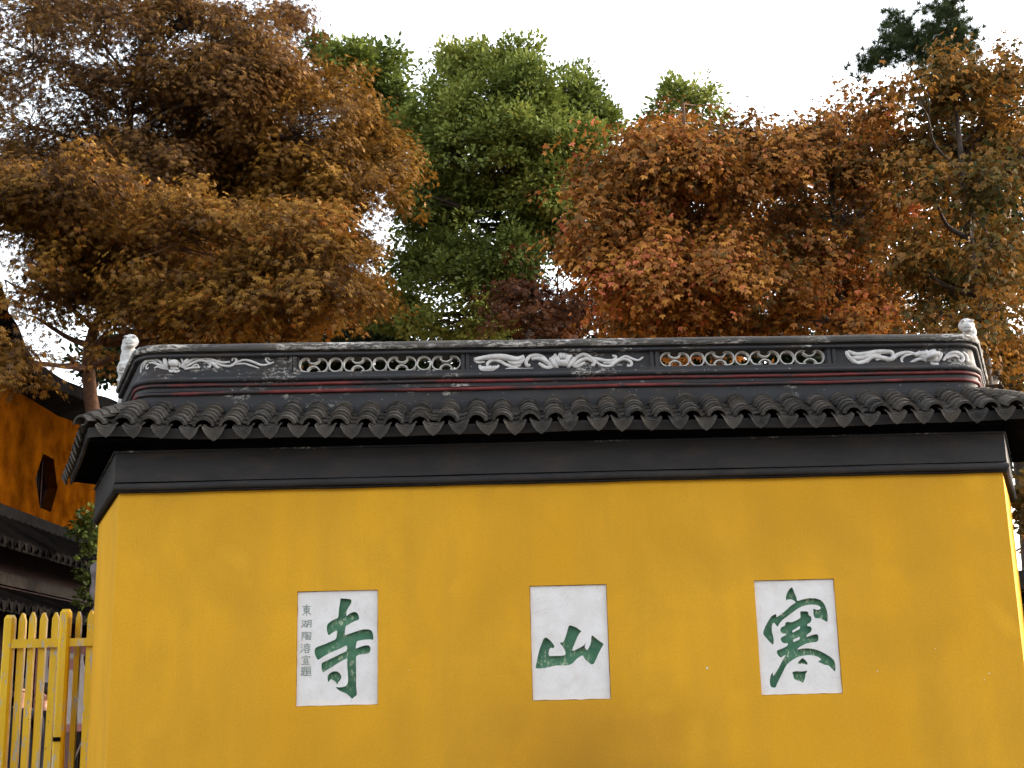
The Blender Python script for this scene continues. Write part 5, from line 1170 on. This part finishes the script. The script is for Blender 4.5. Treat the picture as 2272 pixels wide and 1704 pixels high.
L_DARK = m_leaf('dark_evergreen_leaf', [(0, (.010, .017, .007)), (.6, (.022, .034, .011)), (1, (.045, .055, .016))], .15)
L_DRED = m_leaf('dark_red_leaf', [(0, (.030, .012, .007)), (.5, (.085, .030, .012)), (1, (.16, .060, .018))], .2)
L_PINE = m_leaf('pine_needle', [(0, (.02, .032, .014)), (.6, (.05, .07, .024)), (1, (.10, .11, .035))], .1)

G = 'autumn maples behind the wall'
T = TREES
tree('maple_tree', 'ochre maple with drooping leaves above the left end of the ridge', (-5.1, 4.2, 0), T['mapleA'], 'maple', L_OCHRE, BARKR, .062, 70, 3.0, .27, trunk_r=.13, fork=5.4, lean=[(-4.55, 4.2, 0), (-4.75, 4.2, 3), (-5.2, 4.2, 5.4)], group=G, tone0=.52, tspread=.28, gap=-.15)
tree('tall_tree', 'tall thin-leaved brown tree with bare limbs at top left', (-5.2, 6.4, 0), T['tallB'], 'maple', L_DUSK, BARK, .062, 58, 3.4, .28, trunk_r=.17, fork=7.0, tone0=.5, twig=1)
tree('maple_tree', 'brown maple between the tall thin tree and the green camphor', (-5.4, 7.4, 0), T['mapleC'], 'maple', L_BROWN, BARK, .066, 68, 3.0, .29, trunk_r=.16, fork=6.6, group=G, tone0=.6, gap=-.5)
tree('camphor_tree', 'big green camphor tree rising in the middle', (0.2, 10.2, 0), T['green'], 'oval', L_GREEN, BARK, .08, 80, 2.5, .25, 'clump', .2, 7.4, tone0=.5, tspread=.2, twig=.5)
tree('camphor_tree', 'green camphor tree peeping out behind the brown maple', (-3.9, 14.2, 0), T['greenB'], 'oval', L_GREEN, BARK, .11, 60, 2.4, .28, 'clump', .16, 10.0, tone0=.4, twig=.4)
tree('camphor_tree', 'small green treetop behind the rust-coloured maple', (3.3, 15.2, 0), T['greenH'], 'oval', L_GREEN, BARK, .11, 50, 2.2, .28, 'clump', .16, 10.5, tone0=.6, twig=.4)
tree('small_maple', 'low dark red maple just above the middle of the ridge', (0.3, 8.1, 0), T['darkred'], 'maple', L_DRED, BARK, .085, 26, 2.0, .24, trunk_r=.07, fork=5.6, tone0=.5)
tree('maple_tree', 'rust-orange maple just right of the green camphor', (2.4, 5.2, 0), T['mapleE'], 'tri', L_RUST, BARKR, .075, 52, 2.8, .26, trunk_r=.13, fork=5.4, group=G, tone0=.47, tspread=.30, thick=.09, gap=-.2)
tree('maple_tree', 'rust maple between the orange maple and the dark tree at right', (3.9, 5.9, 0), T['mapleF'], 'tri', L_RUST, BARK, .075, 52, 2.7, .26, trunk_r=.13, fork=5.6, group=G, tone0=.44, tspread=.30, thick=.09, gap=-.2)
tree('maple_tree', 'dark rust and green maple at the right edge, over the carved beast', (5.2, 4.7, 0), T['mapleG'], 'tri', L_MIX, BARK, .075, 52, 2.7, .26, trunk_r=.15, fork=5.0, group=G, tone0=.5, thick=.09, gap=-.2)
GE = 'dark evergreens low behind the maples'
tree('evergreen_tree', 'dark evergreen behind the ochre maple on the left', (-4.2, 12.2, 0), T['bg1'], 'oval', L_DARK, BARK, .10, 60, 2.6, .30, 'clump', .15, 6.8, group=GE, twig=.4)
tree('evergreen_tree', 'dark evergreen low behind the camphor and the rust maples', (1.5, 13.2, 0), T['bg2'], 'oval', L_DARK, BARK, .10, 60, 2.4, .30, 'clump', .15, 6.9, group=GE, twig=.4)
tree('evergreen_tree', 'dark evergreen behind the maple at the right edge', (6.0, 13.2, 0), T['bg3'], 'oval', L_DARK, BARK, .10, 60, 2.4, .30, 'clump', .15, 6.6, group=GE, twig=.4)
tree('shrub', 'leafy shrub past the right end of the wall, with added unseen sun-blocking lobes', (5.0, 3.1, 0), T['low'] + [[5.45, 2.2, 3.3, .6, .6, .55, 1.3], [5.5, 2.3, 2.4, .65, .6, .6, 1.3], [5.5, 2.1, 1.5, .65, .6, .6, 1.2], [5.9, 2.6, 4.0, .6, .6, .5, 1.2]], 'oval', L_MIX, BARK, .09, 30, 2.2, .2, 'clump', .04, 1.6, tone0=.3, twig=.6, cat='shrub')  # inline lobes added out of view to keep sun off the right wing
tree('shrub', 'green leafy shrub against the ochre hall beside the wall', (-5.3, 5.0, 0), T['ivy'] + [[-5.2, 5.0, 2.9, .2, .2, .4, .6]], 'oval', L_GREEN, BARK, .07, 30, 2.2, .14, 'clump', .03, 1.4, tone0=.25, twig=.6, cat='shrub')

# pine at the top right: needle tufts on crooked boughs
pr = empty('pine_tree', (9.2, 14.6, 0)); tag(pr, 'dark green pine bough against the white sky at top right', 'tree')
wood = MB()
pb_ = Vector(PINEBASE)
tpth = [Vector((9.2, 14.6, 0)), Vector((9.4, 14.5, 6)), Vector((9.1, 14.4, 10)), pb_, Vector(PINE[17]) + Vector((.5, .2, -.2)), Vector(PINE[14]), Vector(PINE[13])]
wood.tube([Vector(q) for q in catmull([tuple(q) for q in tpth], 5)], [.2 - .18 * i / 30 for i in range(31)], 8)
P, D, N, S, TN = [], [], [], [], []
for i, q in enumerate(PINE):
    q = Vector(q)
    src = min((Vector(x) for k, x in enumerate(PINE) if Vector(x).x > q.x + .05), key=lambda v: (v - q).length, default=pb_)
    wood.tube([src, src.lerp(q, .5) + Vector((0, 0, -.06)), q], [.03, .022, .012], 5)
    for t in range(26):
        c = np.array(q) + rng.normal(0, 1, 3) * np.array([.17, .2, .12])
        n = 60
        g = norm(rng.normal(size=(n, 3)) + np.array([0, 0, .75]))
        P.append(np.repeat(c[None], n, 0)); D.append(g); N.append(rng.normal(size=(n, 3))); S.append(rng.uniform(.12, .22, n)); TN.append(np.clip(rng.normal(.5, .2, n), 0, 1))
tr = wood.build('trunk', BARK, pr, True)
link('crown', leaf_mesh(np.concatenate(P), np.concatenate(D), np.concatenate(N), np.concatenate(S), np.concatenate(TN), 'needle', L_PINE), pr)
import sys; print('LEAVES', NLEAF, 'OBJ', len(bpy.data.objects))
